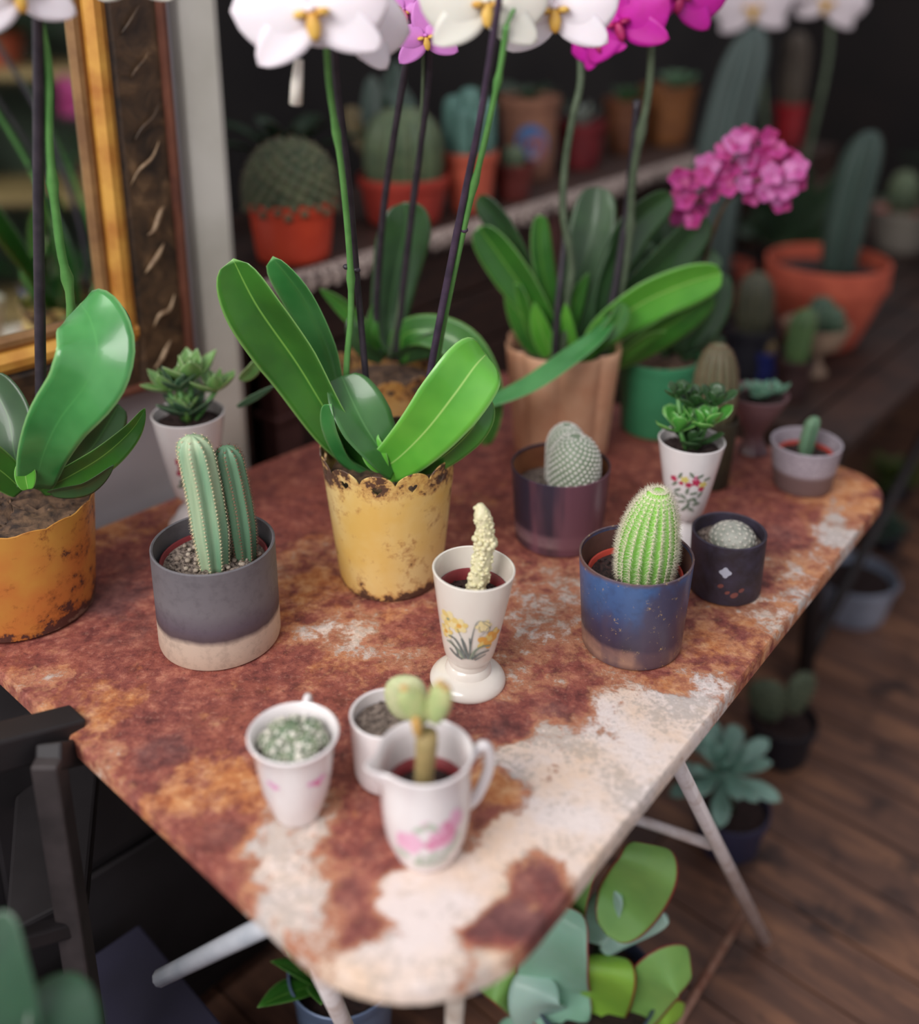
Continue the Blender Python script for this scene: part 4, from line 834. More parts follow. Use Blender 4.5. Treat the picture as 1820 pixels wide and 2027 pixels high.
# mug behind jug
B = stand(770, 1530)
T = thing('potted_cactus', 'round pale pad cactus in the white mug half hidden behind the jug', 'potted plant', B)
h5, R5, r5 = pot_dims(B, 1411, 150, 138); outer = [(r5*.8, 0), (r5*.93, .002), (r5*.99, .008), (r5*1.0, .016)]+[(r5+(R5-r5)*i/6, .016+(h5-.016)*i/6) for i in range(1, 7)]
vessel(T, 'mug', outer, M['porcelain'], .003, 64, floor=.006); soil(T, h5-.010, R5-.004, M['grit'], seed=12, amp=.002)
padm = mat('pale_pad_skin', (204, 206, 160), (182, 192, 142), 120, .6, bmp=.2); padg = mat('green_pad_skin', (166, 186, 122), (196, 196, 138), 70, .6, bmp=.2); padb = mat('woody_pad_skin', (164, 140, 92), (146, 132, 84), 80, .7, bmp=.4)
def pad(T, c, rx, rz, ry, ax, m, name='pad', dots=60, sl=.0016, up=None, ms=None, seed=1, orange=None, sr=.00022):
    "flattened cactus pad; ax = 3x3 frame: local X across, Z up, Y through"
    mb = MB(); sp = MB(); c = Vector(c); rows = []
    for i in range(17):
        ph = pi*(i+.02)/16.04; k_ = (.72+.28*(1-math.cos(ph))/2) if True else 1
        rows.append([c+ax @ Vector((rx*math.sin(ph)**.8*k_*math.cos(a), ry*math.sin(ph)**.7*math.sin(a), -rz*math.cos(ph))) for a in [2*pi*j/20 for j in range(20)]])
    mb.grid(rows, 0, True, True, True); o = part(T, name, mb, m, up=up); rn = random.Random(seed)
    for i in range(dots):
        u = 2*((i+.5)/dots)-1; a = i*2.39996; ph = math.acos(u); k_ = .72+.28*(1-u)/2 if False else (.72+.28*(1+u)/2)
        p = c+ax @ Vector((rx*math.sin(ph)**.8*k_*math.cos(a), ry*math.sin(ph)**.7*math.sin(a), rz*u)); nn = (ax @ Vector((math.sin(ph)*math.cos(a)*ry/rx, math.sin(ph)*math.sin(a), u*ry/rz))).normalized()
        for q in range(4): dd = (nn+Vector([rn.uniform(-.8, .8) for _ in '123'])).normalized(); sp.needle(p, dd*sl, sr)
    part(T, 'spines', sp, ms or M['spine_cream'], up=o, stuff=True); return o
p = PD(803, 1381, B.y); pad(T, p, px2m(48, p), px2m(51, p), .008, look((0, 0, 1), (0, 1, 0)) @ Matrix.Rotation(0, 3, 'Z'), padm, dots=150, seed=2)
# jug
B = stand(845, 1680)
T = thing('potted_cactus', 'two-eared pad cactus in the white jug with pink roses, nearest the table corner', 'potted plant', B)
h6, R6, r6 = pot_dims(B, 1487, 192, 128)
outer = [(r6*.90, 0), (r6*.97, .0015), (r6*1.0, .004), (r6*1.10, h6*.1), (r6*1.27, h6*.24), (R6*.93, h6*.42), (R6*.955, h6*.6), (R6*.93, h6*.78), (R6*.95, h6*.9), (R6, h6)]
sa = math.radians(203)
def spout(a, r, z):
    d_ = (a-sa+pi) % (2*pi)-pi; k = math.exp(-(d_/.24)**2)*max(0, (z-h6*.68)/(h6*.32))**1.5; return r+.0125*k, z+.001*k
vessel(T, 'jug', outer, M['porcelain'], .003, 96, spout, floor=.006, sharp=60)
d = Vector((1, .38, 0)).normalized(); hp_ = [(R6*.93, h6*.80), (R6*1.25, h6*.90), (R6*1.42, h6*.82), (R6*1.40, h6*.62), (R6*1.15, h6*.40), (R6*.90, h6*.32)]
mb = MB(); pts = [B+d*a+Vector((0, 0, z)) for a, z in cr(hp_, 24)]; mb.tube(pts, .0048, 12); part(T, 'handle', mb, M['porcelain'])
zi = h6*.66; rimpot(T, zi, prof_at(outer, zi)-.004, M['maroon']); soil(T, zi-.008, prof_at(outer, zi)-.007, M['soil'], seed=14, amp=.0025)
Q = Print(T, outer, .0); _b = Q.blob; Q.blob = lambda x, y, rx, ry, mi, *k, **w: _b(x*1.15, (y-.033)*1.2+.040, rx*1.22, ry*1.22, mi, *k, **w)
rose = [mat('print_soft_rose', (236, 190, 212), (230, 170, 198), 120, .3), mat('print_deep_rose', (216, 126, 164), (226, 156, 186), 120, .3), mat('print_pale_green', (190, 200, 182), (176, 190, 170), 90, .3)]
Q.blob(-.0125, .034, .0100, .0088, 0, 0, 5, .1); Q.blob(-.013, .034, .0055, .005, 0, 0, 4, .15)
Q.blob(.0125, .039, .0095, .0100, 0, .5, 5, .12); Q.blob(.0165, .044, .0065, .0072, 1, .4, 4, .15); Q.blob(.0125, .037, .0055, .005, 1, 0, 5, .2); Q.blob(.0035, .0335, .0045, .0050, 1, 0, 4, .2); Q.blob(.0085, .0465, .0030, .0028, 0, 0, 5, .2); Q.blob(.0000, .0505, .0038, .0034, 0, 0, 5, .2); Q.blob(.0225, .050, .0042, .0064, 0, .3)
for x, y, a in ((-.004, .048, .5), (.004, .049, 2.4), (-.018, .022, 2.8), (.004, .022, .4), (.016, .024, .3), (-.006, .018, 1.2), (.022, .031, 1.1), (.0, .014, .1), (.010, .0155, .3)): Q.blob(x, y, .0048, .0018, 2, a)
Q.line([(-.010, .012), (-.002, .016), (.008, .015), (.017, .020)], .0008, 2)
Q.done(rose)
c0 = B+Vector((-.003, -.002, zi-.010)); ytop = B.y
tk = [(838, 1555, ytop-.004), (843, 1500, ytop-.004), (846, 1450, ytop-.003)]
pts = [c0]+[PD(*q) for q in tk[1:]]; mb = MB(); rr_ = [.0078, .0076, .0085, .0092, .0085]; pl = [c0+(pts[1]-c0)*.5]; mb.tube([c0, pl[0], pts[1], pts[1]+(pts[2]-pts[1])*.6, pts[2]], rr_, 14)
o = part(T, 'cactus_trunk', mb, padb); sp = MB(); rn = random.Random(5)
for i in range(150):
    t = rn.random(); a = rn.uniform(0, 2*pi); q = c0+(pts[2]-c0)*t; nn = Vector((math.cos(a), math.sin(a), 0)); sp.needle(q+nn*.0078, (nn+Vector((0, 0, rn.uniform(-.5, .5)))).normalized()*.0025, .00025)
part(T, 'spines', sp, M['spine_cream'], stuff=True, up=o)
def padax(tilt, yaw=0): return Matrix.Rotation(yaw, 3, 'Z') @ Matrix.Rotation(math.radians(tilt), 3, 'Y')
p = PD(822, 1398, ytop+.001); pad(T, p, px2m(33, p), px2m(50, p), .0062, padax(-22, .3), padg, dots=90, seed=4)
p = PD(869, 1392, ytop-.004); pad(T, p, px2m(29, p), px2m(54, p), .0062, padax(14, -.5), padg, dots=90, seed=5)
p = PD(826, 1440, ytop-.008); pad(T, p, px2m(12, p), px2m(24, p), .004, padax(-6), mat('orange_scarred_skin', (206, 158, 86), (176, 150, 90), 90, .7), dots=24, seed=6)
scar = mat('orange_scar', (214, 160, 84), (200, 170, 110), 120, .7)
for (x, y, r_) in ((800, 1362, 8), (872, 1352, 10), (884, 1362, 8)):
    p = PD(x, y, ytop-.010); mb = MB(); mb.ell(p, (px2m(r_, p), .003, px2m(r_*.7, p)), 10, 7); part(T, 'scarred_tip', mb, scar)

# ------------------------------------------------------------------ cylinder pots
def cyl(name_label, cat, bx, by, row, rw, bw, m, t=.0022, g=None, floor=.006, rim=None, inner=.012, soilm=None, rimm=None, sd=1, name='potted_cactus'):
    B = stand(bx, by); T = thing(name, name_label, cat, B, g); h, R, r = pot_dims(B, row, rw, bw)
    outer = [(r*.93, 0), (r*.985, .002), (r, .006)]+[(r+(R-r)*i/8, .006+(h-.006)*i/8) for i in range(1, 9)]
    vessel(T, 'pot', outer, m, t, 72, floor=floor); z = h-inner
    if rimm: rimpot(T, z+.004, prof_at(outer, z)-.008, rimm)
    soil(T, z, prof_at(outer, z)-.0035 if not rimm else prof_at(outer, z)-.010, soilm or M['grit'], seed=sd); return T, B, h, R, outer, z
def zband(name, stops, rough=.5, wob=.006, coat=0, scale=30, spec_c=None, blotch=None, h=.12, metal=0):
    "glaze bands by height with a wandering boundary"
    m, t, b = newmat(name, rough, coat=coat, metal=metal); tc = t.nodes.new('ShaderNodeTexCoord'); sp = t.nodes.new('ShaderNodeSeparateXYZ'); t.links.new(tc.outputs['Object'], sp.inputs[0])
    n = noise(t, scale, 5, .6).outputs[0]; n2 = noise(t, 90, 5, .65).outputs[0]
    z = mth(t, 'DIVIDE', mth(t, 'ADD', sp.outputs[2], mth(t, 'MULTIPLY', mth(t, 'SUBTRACT', n, .5), wob*2)), h); col = ramp(t, z, stops).outputs[0]
    col = mix(t, mth(t, 'MULTIPLY', sstep(t, n2, .45, .7), .22), col, (40, 34, 40))
    if blotch: nb = noise(t, blotch[0], 4, .6, stretch=blotch[3] if len(blotch) > 3 else None).outputs[0]; col = mix(t, mth(t, 'MULTIPLY', sstep(t, nb, blotch[1], blotch[1]+.12), .8), col, blotch[2])
    if spec_c: n3 = noise(t, 130, 6, .8).outputs[0]; col = mix(t, sstep(t, n3, .61, .65), col, spec_c)
    t.links.new(col, b.inputs['Base Color']); bump(t, b, n2, .12, .001); return m
# grey & cream pot with two columns
gm_ = zband('charcoal_over_cream_glaze', [(.0, (196, 172, 152)), (.27, (200, 180, 162)), (.33, (84, 70, 74)), (.42, (92, 82, 92)), (.6, (112, 108, 112)), (1, (104, 100, 104))], .6, .006, h=.116, scale=16)
T, B, h, R, outer, z = cyl('two green ribbed column cacti in the grey pot with a cream base', 'potted plant', 437, 1256, 1073, 243, 236, gm_, .0032, rimm=M['maroon'], inner=.022, sd=3)
cg = leafmat; c_m = mat('striped_blue_green_cactus', (180, 196, 160), (112, 156, 122), 40, .5, stretch=(1, 1, .1)); c_m2 = mat('deep_green_cactus', (116, 152, 118), (76, 114, 88), 30, .5, stretch=(1, 1, .1))
c1 = B+Vector((px2m(4, B), -.012, z-.004)); p_ = PD(432, 862, B.y-.012)
cactus(T, c1, px2m(36, c1), p_.z-c1.z, 8, c_m, M['spine_cream'], depth_=.3, bow=(-.012, 0), spines=6, sl=.0042, sr=.00022, rows=34, flat=.4, low=.86, seed=2, wool=.0009)
c2 = B+Vector((px2m(58, B), .006, z-.004)); p_ = PD(476, 878, B.y+.012)
cactus(T, c2, px2m(27, c2), p_.z-c2.z, 8, c_m2, M['spine_brown'], depth_=.3, bow=(-.012, 0), spines=6, sl=.0050, sr=.00024, rows=34, flat=.45, low=.88, seed=3, wool=.0010)
mb = MB(); rnd = random.Random(8)
for i in range(46): a = rnd.uniform(0, 2*pi); q = rnd.uniform(.3, .9)*R*.82; g_ = rnd.uniform(.0022, .004); mb.ell(B+Vector((q*math.cos(a), q*math.sin(a), z+.002)), (g_, g_, g_*.7), 6, 4)
part(T, 'pebbles', mb, mat('pale_pebbles', (178, 164, 148), (120, 104, 92), 50, .8), stuff=True)

# plum pot with white cacti
pm_ = zband('plum_glaze', [(0, (66, 48, 58)), (.1, (70, 52, 60)), (.15, (128, 102, 106)), (.26, (112, 86, 94)), (.32, (48, 40, 54)), (1, (50, 46, 64))], .38, .002, coat=.2, h=.103, blotch=(9, .5, (118, 76, 88), (1, 1, .15)))
T, B, h, R, outer, z = cyl('two white-spined dome cacti in the dark plum pot in front of the peach pot', 'potted plant', 1106, 1060, 918, 196, 172, pm_, .0018, inner=.03, sd=5)
mb = MB(); mb.lathe([(prof_at(outer, .02+i*.01)-.0021, .02+i*.01) for i in range(9)], 48, B); part(T, 'inner_wall', mb, mat('tan_unglazed_inside', (156, 98, 62), (126, 74, 50), 30, .7))
wc = mat('grey_green_cactus', (146, 160, 136), (126, 142, 118), 40, .6); wsp = mat('chalk_spines', (250, 246, 242), (244, 238, 230), 40, .6)
c1 = B+Vector((px2m(24, B), -.014, z-.002)); p_ = PD(1131, 862, B.y-.014); areole_cactus(T, c1, px2m(51, c1), p_.z-c1.z, wc, wsp, n=400, spines=8, sl=.0026, sr=.0006, wool=.0018, low=.5, seed=2, base_w=.98)
c2 = B+Vector((px2m(12, B), .018, z-.002)); p_ = PD(1112, 841, B.y+.016); areole_cactus(T, c2, px2m(39, c2), p_.z-c2.z, wc, wsp, n=380, spines=8, sl=.0026, sr=.0006, wool=.0017, low=.55, seed=3, base_w=.98)

# blue pot
bp_ = zband('speckled_blue_glaze', [(0, (104, 78, 74)), (.08, (158, 124, 108)), (.2, (132, 100, 92)), (.25, (58, 50, 66)), (.42, (56, 56, 84)), (.62, (58, 84, 128)), (.93, (64, 98, 148)), (.98, (104, 80, 78))], .38, .01, coat=.2, h=.111, spec_c=(186, 158, 110), scale=14, blotch=(11, .49, (72, 62, 80), (1, 1, .5)))
T, B, h, R, outer, z = cyl('bright green furry egg-shaped cactus in the speckled blue pot', 'potted plant', 1250, 1268, 1096, 226, 196, bp_, .0022, rimm=M['red_dim'], inner=.026, sd=6, soilm=M['soil'])
gcm, t, b = newmat('lime_cactus_skin', .5); tc = t.nodes.new('ShaderNodeTexCoord'); sp = t.nodes.new('ShaderNodeSeparateXYZ'); t.links.new(tc.outputs['Object'], sp.inputs[0]); cc_ = ramp(t, sp.outputs[2], [(.08, (118, 170, 84)), (.17, (132, 196, 74)), (.20, (160, 212, 90))]).outputs[0]; t.links.new(cc_, b.inputs['Base Color'])
mb = MB(); mb.lathe([(prof_at(outer, .02+i*.0095)-.0025, .02+i*.0095) for i in range(10)], 48, B); part(T, 'inner_wall', mb, mat('brown_unglazed_inside', (112, 76, 66), (88, 58, 54), 30, .7))
c1 = B+Vector((px2m(16, B), -.004, z-.004)); p_ = PD(1284, 964, B.y)
cactus(T, c1, px2m(57, c1), p_.z-c1.z, 19, gcm, mat('silky_cream_spines', (248, 242, 218), (238, 230, 200), 40, .6), depth_=.16, bow=(.010, 0), spines=11, sl=.0085, sr=.00026, rows=26, flat=.5, low=.32, seed=12, base_w=.92, dome=1.9, wool=.0007)

# dark ribbed pot
dm = mat('blue_black_clay', (60, 54, 70), (48, 40, 48), 60, .55, bmp=.5, bdist=.003)
T, B, h, R, outer, z = cyl('pale grey cactus in the round-shouldered blue-black pot behind the blue pot', 'potted plant', 1434, 1162, 1050, 146, 140, dm, .003, inner=.014, sd=7)
areole_cactus(T, B+Vector((.004, -.002, z-.004)), .026, .026, mat('ash_cactus', (196, 196, 184), (140, 146, 134)), M['spine_white'], n=90, spines=7, sl=.005, sr=.0005, low=.2, seed=7)
Q = Print(T, outer, .0); Q.blob(.0, h*.60, .0062, .0062, 0, 0, 4, .18); Q.done([mat('white_star_mark', (196, 200, 214), (186, 190, 206))], 'star_mark')
Q = Print(T, outer, .0)
for x, y, s_ in ((.012, .22, .004), (-.004, .36, .003), (.02, .3, .003), (.004, .26, .0025)): Q.blob(x, h*y, s_, s_*.7, 0, .5)
Q.done([mat('rust_fleck', (140, 84, 76), (120, 70, 66))], 'rusty_flecks')
# white & taupe pot
wp, t, b = newmat('white_hatched_over_taupe', .5); tc = t.nodes.new('ShaderNodeTexCoord'); sp = t.nodes.new('ShaderNodeSeparateXYZ'); t.links.new(tc.outputs['Object'], sp.inputs[0])
zz = ramp(t, sp.outputs[2], [(.030, (112, 90, 88)), (.034, (178, 168, 176))]).outputs[0]; ck = N(t, 'ShaderNodeTexVoronoi', Scale=190); t.links.new(tc.outputs['Object'], ck.inputs[0]); zz = mix(t, mth(t, 'MULTIPLY', mth(t, 'MULTIPLY', sstep(t, ck.outputs['Distance'], .3, .5), .35), sstep(t, sp.outputs[2], .033, .036)), zz, (120, 112, 124)); t.links.new(zz, b.inputs['Base Color'])
T, B, h, R, outer, z = cyl('small dark cactus in the white and taupe pot at the right corner of the table', 'potted plant', 1588, 960, 874, 138, 112, wp, .003, inner=.02, sd=8, rimm=M['red_dim'], soilm=M['soil'])
cactus(T, B+Vector((0, 0, z-.004)), .011, .062, 7, c_m2, M['spine_brown'], depth_=.2, bow=(.008, 0), spines=4, sl=.004, rows=10, seed=4)
# brown furry cactus in olive pot
om_ = mat('olive_black_pot', (62, 58, 38), (44, 42, 30), 20, .5)
T, B, h, R, outer, z = cyl('tall brown fuzzy cactus in the olive pot right behind the pink-flowered footed cup', 'potted plant', 1402, 955, 825, 98, 80, om_, .002, inner=.008, sd=9, soilm=M['soil'])
p_ = PD(1412, 680, B.y); cactus(T, B+Vector((0, 0, z-.004)), px2m(42, B), p_.z-B.z-z+.004, 16, mat('brown_green_skin', (110, 104, 78), (90, 88, 62)), [M['spine_brown'], M['spine_brown']], depth_=.1, spines=9, sl=.006, sr=.0003, rows=18, flat=.3, low=.4, seed=9)
# purple footed cup with succulent
B = stand(1490, 893); T = thing('potted_succulent', 'bluish succulent in the dusky mauve footed cup near the back corner of the table', 'potted plant', B)
h, R, r = pot_dims(B, 778, 122, 62); outer = [(r*.95, 0), (r, .003), (r*.8, .010), (r*.55, .022), (r*.6, .034), (r*1.0, .048), (R*.72, h*.68), (R*.9, h*.86), (R, h)]
vessel(T, 'footed_cup', outer, mat('dusky_mauve_glaze', (126, 92, 94), (92, 66, 74), 16, .4, coat=.2), .0025, 56, floor=.05); soil(T, h-.010, R-.006, M['soil'], seed=15)
bl = blade(.034, .020, prof_point, bend=.5, fold=.4, thick=.004, n=9, k=6).mesh('leaf', leafmat('blue_green_leaf', (100, 146, 122), (74, 118, 100), edge=(130, 164, 140)))
rosette(T, B+Vector((0, -.005, h-.006)), bl, 14, 12, 70, s0=1.05, s1=.6, seed=3, jit=.4); rosette(T, B+Vector((-.03, .005, h-.002)), bl, 7, 20, 80, s0=.6, s1=.4, seed=4); rosette(T, B+Vector((.03, .0, h-.002)), bl, 7, 20, 80, s0=.75, s1=.5, seed=5)
# ------------------------------------------------------------------ dark cabinet behind the table with a lace-edged shelf
dk_wood = mat('old_dark_wood', (66, 42, 32), (40, 26, 22), 12, .6, bmp=.3, stretch=(1, 1, 8)); dk_wood2 = mat('reddish_old_wood', (100, 62, 56), (72, 42, 40), 12, .6, bmp=.3)
ZS = .95; q0 = P(540, 566, ZS); q1 = P(1330, 330, ZS); dS = (q1-q0).normalized(); nS = Vector((dS.y, -dS.x, 0)); aS = math.atan2(dS.y, dS.x)
def SP(u, v, z): q = q0+dS*u+nS*v; return Vector((q.x, q.y, z))
LS = (q1-q0).length+.25; U0 = -.07
T = thing('display_cabinet', 'dark wooden cabinet with a lace-edged top holding the row of potted cacti', 'cabinet', SP(LS/2, -.2, 0))
def sbox(name, u0, u1, v0, v1, z0, z1, m, T=T, bev=.003): mb = MB(); c = SP((u0+u1)/2, (v0+v1)/2, (z0+z1)/2); mb.box(c, (u1-u0, abs(v1-v0), z1-z0), aS); return part(T, name, mb, m, smooth=False, bevel=bev)
sbox('top_board', U0, LS, -.42, 0, ZS-.028, ZS, dk_wood)
for k, (a, b) in enumerate(((.0, .052), (LS*.5, LS*.5+.05), (LS-.05, LS))): sbox('post', a, b, -.05, -.008, 0, ZS-.03, dk_wood2)
for zz_ in (.72, .80): mb = MB(); mb.box(SP(.026, -.03, zz_), (.066, .058, .011), aS); part(T, 'post_moulding', mb, dk_wood2, smooth=False, bevel=.002)
for k in range(7): sbox('board', .055, LS, -.05-.004*(k % 2), -.03, .12+k*.115, .12+k*.115+.108, dk_wood)
sbox('back_panel', U0, LS, -.42, -.40, 0, ZS-.03, dk_wood); sbox('side_panel', U0, U0+.02, -.40, -.01, 0, ZS-.03, dk_wood)
lace, t, b = newmat('grimy_lace_edging', .9); n = noise(t, 120, 4, .7).outputs[0]; t.links.new(ramp(t, n, [(.38, (66, 52, 50)), (.5, (150, 132, 124)), (.62, (206, 190, 178))]).outputs[0], b.inputs['Base Color'])
k_ = 0; u = U0
while u < LS-.03:
    mb = MB(); rows = []
    for i in range(9):
        t_ = i/8; dz = -.016-.012*abs(math.sin(pi*t_*2)); wv = .004*math.sin(pi*t_*4+k_)
        rows.append([SP(u+t_*.06, -.03, ZS+.0012), SP(u+t_*.06, .002, ZS+.0015), SP(u+t_*.06, .007+wv, ZS-.006), SP(u+t_*.06, .006+wv*1.6, ZS+dz)])
    mb.grid(rows); part(T, 'lace_scallop', mb, lace); u += .0605; k_ += 1

def rimmed(outer_h, R, r, lip=.018, out=.006): h = outer_h; return [(r*.95, 0), (r, .003)]+[(r+(R-r)*i/6, (h-lip)*i/6) for i in range(1, 7)]+[(R+out, h-lip+.001), (R+out+.001, h-lip+.004), (R+out+.0015, h)]
def bgpot(label, cat, bx, by, zb, row, rw, bw, m, lip=True, t=.003, name='potted_cactus', sm=None, inner=.012, g=None, sd=1, liph=.02):
    B = stand(bx, by, zb); T = thing(name, label, cat, B, g); h, R, r = pot_dims(B, row, rw, bw)
    outer = rimmed(h, R-.004, r, liph, .004) if lip else [(r*.95, 0), (r, .003)]+[(r+(R-r)*i/7, h*i/7) for i in range(1, 8)]
    vessel(T, 'pot', outer, m, t, 48, floor=.008); soil(T, h-inner, prof_at(outer, h-inner)*.95-.003, sm or M['soil'], seed=sd, amp=.002); return T, B, h, R, h-inner
grn_d = mat('dull_green_cactus', (96, 112, 82), (66, 84, 62), 40, .6); grn_b = mat('blue_grey_cactus', (96, 136, 124), (72, 108, 100), 30, .6, stretch=(1, 1, .3)); grn_t = mat('slate_column_cactus', (74, 88, 84), (60, 74, 70), 14, .6, stretch=(1, 1, .2))
grp = 'potted cacti on the cabinet shelf'
T, B, h, R, z = bgpot('wide brownish ball cactus in the bright orange-red pot at the left end of the shelf', 'potted plant', 582, 508, ZS, 392, 176, 142, M['red_plastic'], g=grp, sd=21)
mm = mat('olive_clump_cactus', (110, 116, 84), (74, 88, 66), 40, .7)
areole_cactus(T, B+Vector((0, 0, z-.006)), px2m(86, B), height_to(B, 272)-z, mm, mat('pinkish_spines', (170, 128, 110), (142, 104, 90)), n=170, spines=6, sl=.008, sr=.0006, low=.25, bumps=.008, seed=4, base_w=1.0)
T, B, h, R, z = bgpot('large grey-green fuzzy barrel cactus in the second red pot on the shelf', 'potted plant', 800, 436, ZS, 345, 178, 140, M['red_dim'], g=grp, sd=22)
cactus(T, B+Vector((0, 0, z-.006)), px2m(78, B), height_to(B, 205)-z, 18, mat('grey_green_barrel', (104, 122, 86), (78, 98, 72), 30), M['spine_brown'], depth_=.14, spines=6, sl=.008, sr=.0004, rows=14, low=.45, seed=22, base_w=.95)
for i, pts in enumerate(([(770, 330), (745, 240), (735, 150)], [(790, 330), (775, 230), (785, 120)], [(750, 330), (715, 260), (690, 210)], [(810, 330), (800, 220), (760, 150)])):
    leaf_px(T, [(x, y, B.y+.09+.02*k) for k, (x, y) in enumerate(pts)], 56, leafmat('dusky_blue_leaf%d' % i, (66, 88, 74), (50, 70, 60)) if i != 2 else leafmat('yellowing_leaf', (124, 104, 54), (90, 80, 46)), 10*i, prof=prof_oval)
T, B, h, R, z = bgpot('blue-green clustered column cactus in the small terracotta pot on the shelf', 'potted plant', 930, 414, ZS, 298, 112, 80, M['terracotta'], g=grp, sd=23)
for dx, dy, s_, tp in ((0, 0, 25, 168), (-30, .01, 22, 185), (28, .0, 22, 190), (-12, -.02, 20, 205), (16, -.02, 18, 215), (6, .03, 20, 178)):
    c = B+Vector((px2m(dx, B), dy, z-.004)); cactus(T, c, px2m(s_, B), height_to(B, tp)-z, 6, grn_b, M['spine_cream'], depth_=.25, spines=3, sl=.003, rows=8, low=.8, seed=int(tp))
T, B, h, R, z = bgpot('small dark red pot with a stubby cactus beside the terracotta pot on the shelf', 'potted plant', 1015, 392, ZS, 322, 84, 64, mat('dark_red_pot', (112, 44, 38), (90, 34, 30)), g=grp, sd=24)
cactus(T, B+Vector((0, 0, z-.003)), px2m(24, B), .05, 9, grn_d, M['spine_brown'], spines=4, sl=.004, rows=7, low=.5, seed=24)
# tan pot with a round painted badge
B = stand(1046, 352, ZS); T = thing('potted_succulent', 'tan clay pot with a round blue and pink badge, middle of the shelf', 'potted plant', B, grp); h, R, r = pot_dims(B, 190, 122, 92); outer = rimmed(h, R-.004, r, .024, .004); vessel(T, 'pot', outer, mat('tan_clay', (150, 104, 80), (126, 84, 66), 14, .8), .003, 48); soil(T, h-.012, R*.9, M['soil'], seed=25)
Q = Print(T, outer, .06, off=.0006); Q.blob(.004, h*.47, .030, .036, 0, .3, n=32); Q.blob(.008, h*.43, .024, .029, 1, .3, n=28); Q.blob(.008, h*.33, .006, .005, 2); Q.done([mat('badge_blue', (58, 104, 164), (76, 130, 182), 20), mat('badge_pink', (166, 108, 108), (150, 92, 92), 20), mat('badge_white', (200, 190, 190))], 'badge')
gl = blade(.05, .018, prof_point, bend=.3, fold=.3, thick=.003, n=8, k=4); rosette(T, B+Vector((0, 0, h-.008)), gl.mesh('leaf', M['leaf_deep']), 12, 25, 75, seed=6)
T, B, h, R, z = bgpot('spiky grey-leaved plant in the crimson pot on the shelf', 'potted plant', 1148, 330, ZS, 240, 98, 74, mat('crimson_pot', (120, 34, 38), (96, 26, 32)), g=grp, sd=26, name='potted_succulent')
gy = blade(.075, .02, prof_point, bend=.35, fold=.3, thick=.003, n=8, k=4); rosette(T, B+Vector((0, 0, z)), gy.mesh('leaf', leafmat('silver_grey_leaf', (150, 156, 146), (80, 96, 84))), 16, 30, 80, seed=7)
T, B, h, R, z = bgpot('brown clay pot with a leafy succulent near the right end of the shelf', 'potted plant', 1236, 300, ZS, 196, 92, 70, mat('brown_clay', (112, 68, 42), (92, 52, 34)), g=grp, sd=27, name='potted_succulent')
rosette(T, B+Vector((0, 0, z)), gl.mesh('leaf', M['leaf_dark']), 14, 25, 80, s0=1.3, s1=.8, seed=8)
T, B, h, R, z = bgpot('ochre pot with a pale green rosette at the right end of the shelf', 'potted plant', 1318, 282, ZS, 170, 110, 84, mat('ochre_clay', (136, 86, 44), (112, 66, 36)), g=grp, sd=28, name='potted_succulent')
pg = blade(.075, .05, prof_spoon, bend=.5, fold=.3, thick=.005, n=8, k=4); rosette(T, B+Vector((.02, 0, z+.005)), pg.mesh('leaf', leafmat('sage_leaf', (104, 138, 104), (72, 104, 76))), 13, 15, 75, seed=9)

# ------------------------------------------------------------------ low bench at the right, crowded with pots
ZB = .6
T = thing('plant_bench', 'dark slatted bench behind the table on the right, crowded with cactus pots', 'bench', SP(1.72, .33, 0))
aE = aS
irn = mat('blackened_iron', (50, 42, 42), (34, 30, 32), 20, .5)
for k in range(6):
    mb = MB(); c = SP(1.72, .045+.048+k*.1, ZB-.0125); mb.box(c, (1.9, .094, .025), aE); part(T, 'slat', mb, dk_wood, smooth=False, bevel=.003)
for a in (.80, 1.7, 2.62):
    for b_ in (.08, .60):
        mb = MB(); mb.tube([SP(a, b_, 0), SP(a, b_, ZB-.026)], .018, 8); part(T, 'leg', mb, irn)
for b_ in (.08, .60): mb = MB(); mb.box(SP(1.71, b_, ZB-.042), (1.84, .03, .03), aE); part(T, 'rail', mb, irn, smooth=False)
mb = MB(); mb.tube([SP(.80, .60, .10), SP(1.70, .60, .5)], .012, 8); part(T, 'brace', mb, irn)
gb = 'pots on the bench at the right'
T, B, h, R, z = bgpot('big terracotta pot with a tall dark slate-green column cactus on the bench', 'potted plant', 1622, 676, ZB, 514, 236, 134, M['terracotta'], g=gb, sd=31, inner=.03, liph=.055, t=.006)
c = B+Vector((px2m(22, B), 0, z-.004)); cactus(T, c, px2m(40, B), height_to(B, 255)-z, 7, mat('slate_green_skin', (60, 80, 70), (44, 62, 56), 12, .6, stretch=(1, 1, .2)), M['spine_brown'], depth_=.3, bow=(.035, 0), spines=4, sl=.006, sr=.0004, rows=18, low=.7, seed=31, base_w=.8)
T, B, h, R, z = bgpot('off-white pot with a small tan cactus behind the big terracotta pot, right edge', 'potted plant', 1782, 492, ZB, 412, 128, 88, mat('off_white_pot', (164, 156, 142), (140, 132, 124), 10, .6), g=gb, sd=32, sm=M['red_dim'])
cactus(T, B+Vector((-.01, 0, z-.004)), px2m(30, B), height_to(B, 335)-z, 11, grn_d, M['spine_cream'], spines=5, sl=.007, sr=.0004, rows=9, low=.4, seed=32)
B = stand(1606, 738, ZB); T = thing('potted_cactus', 'round dark green cactus in the beige footed cup in front of the big terracotta pot', 'potted plant', B, gb); h, R, r = pot_dims(B, 640, 132, 62); outer = [(r*.95, 0), (r, .004), (r*.7, .014), (r*.5, .03), (r*.6, .045), (r*1.1, .06), (R*.75, h*.6), (R*.92, h*.82), (R, h)]
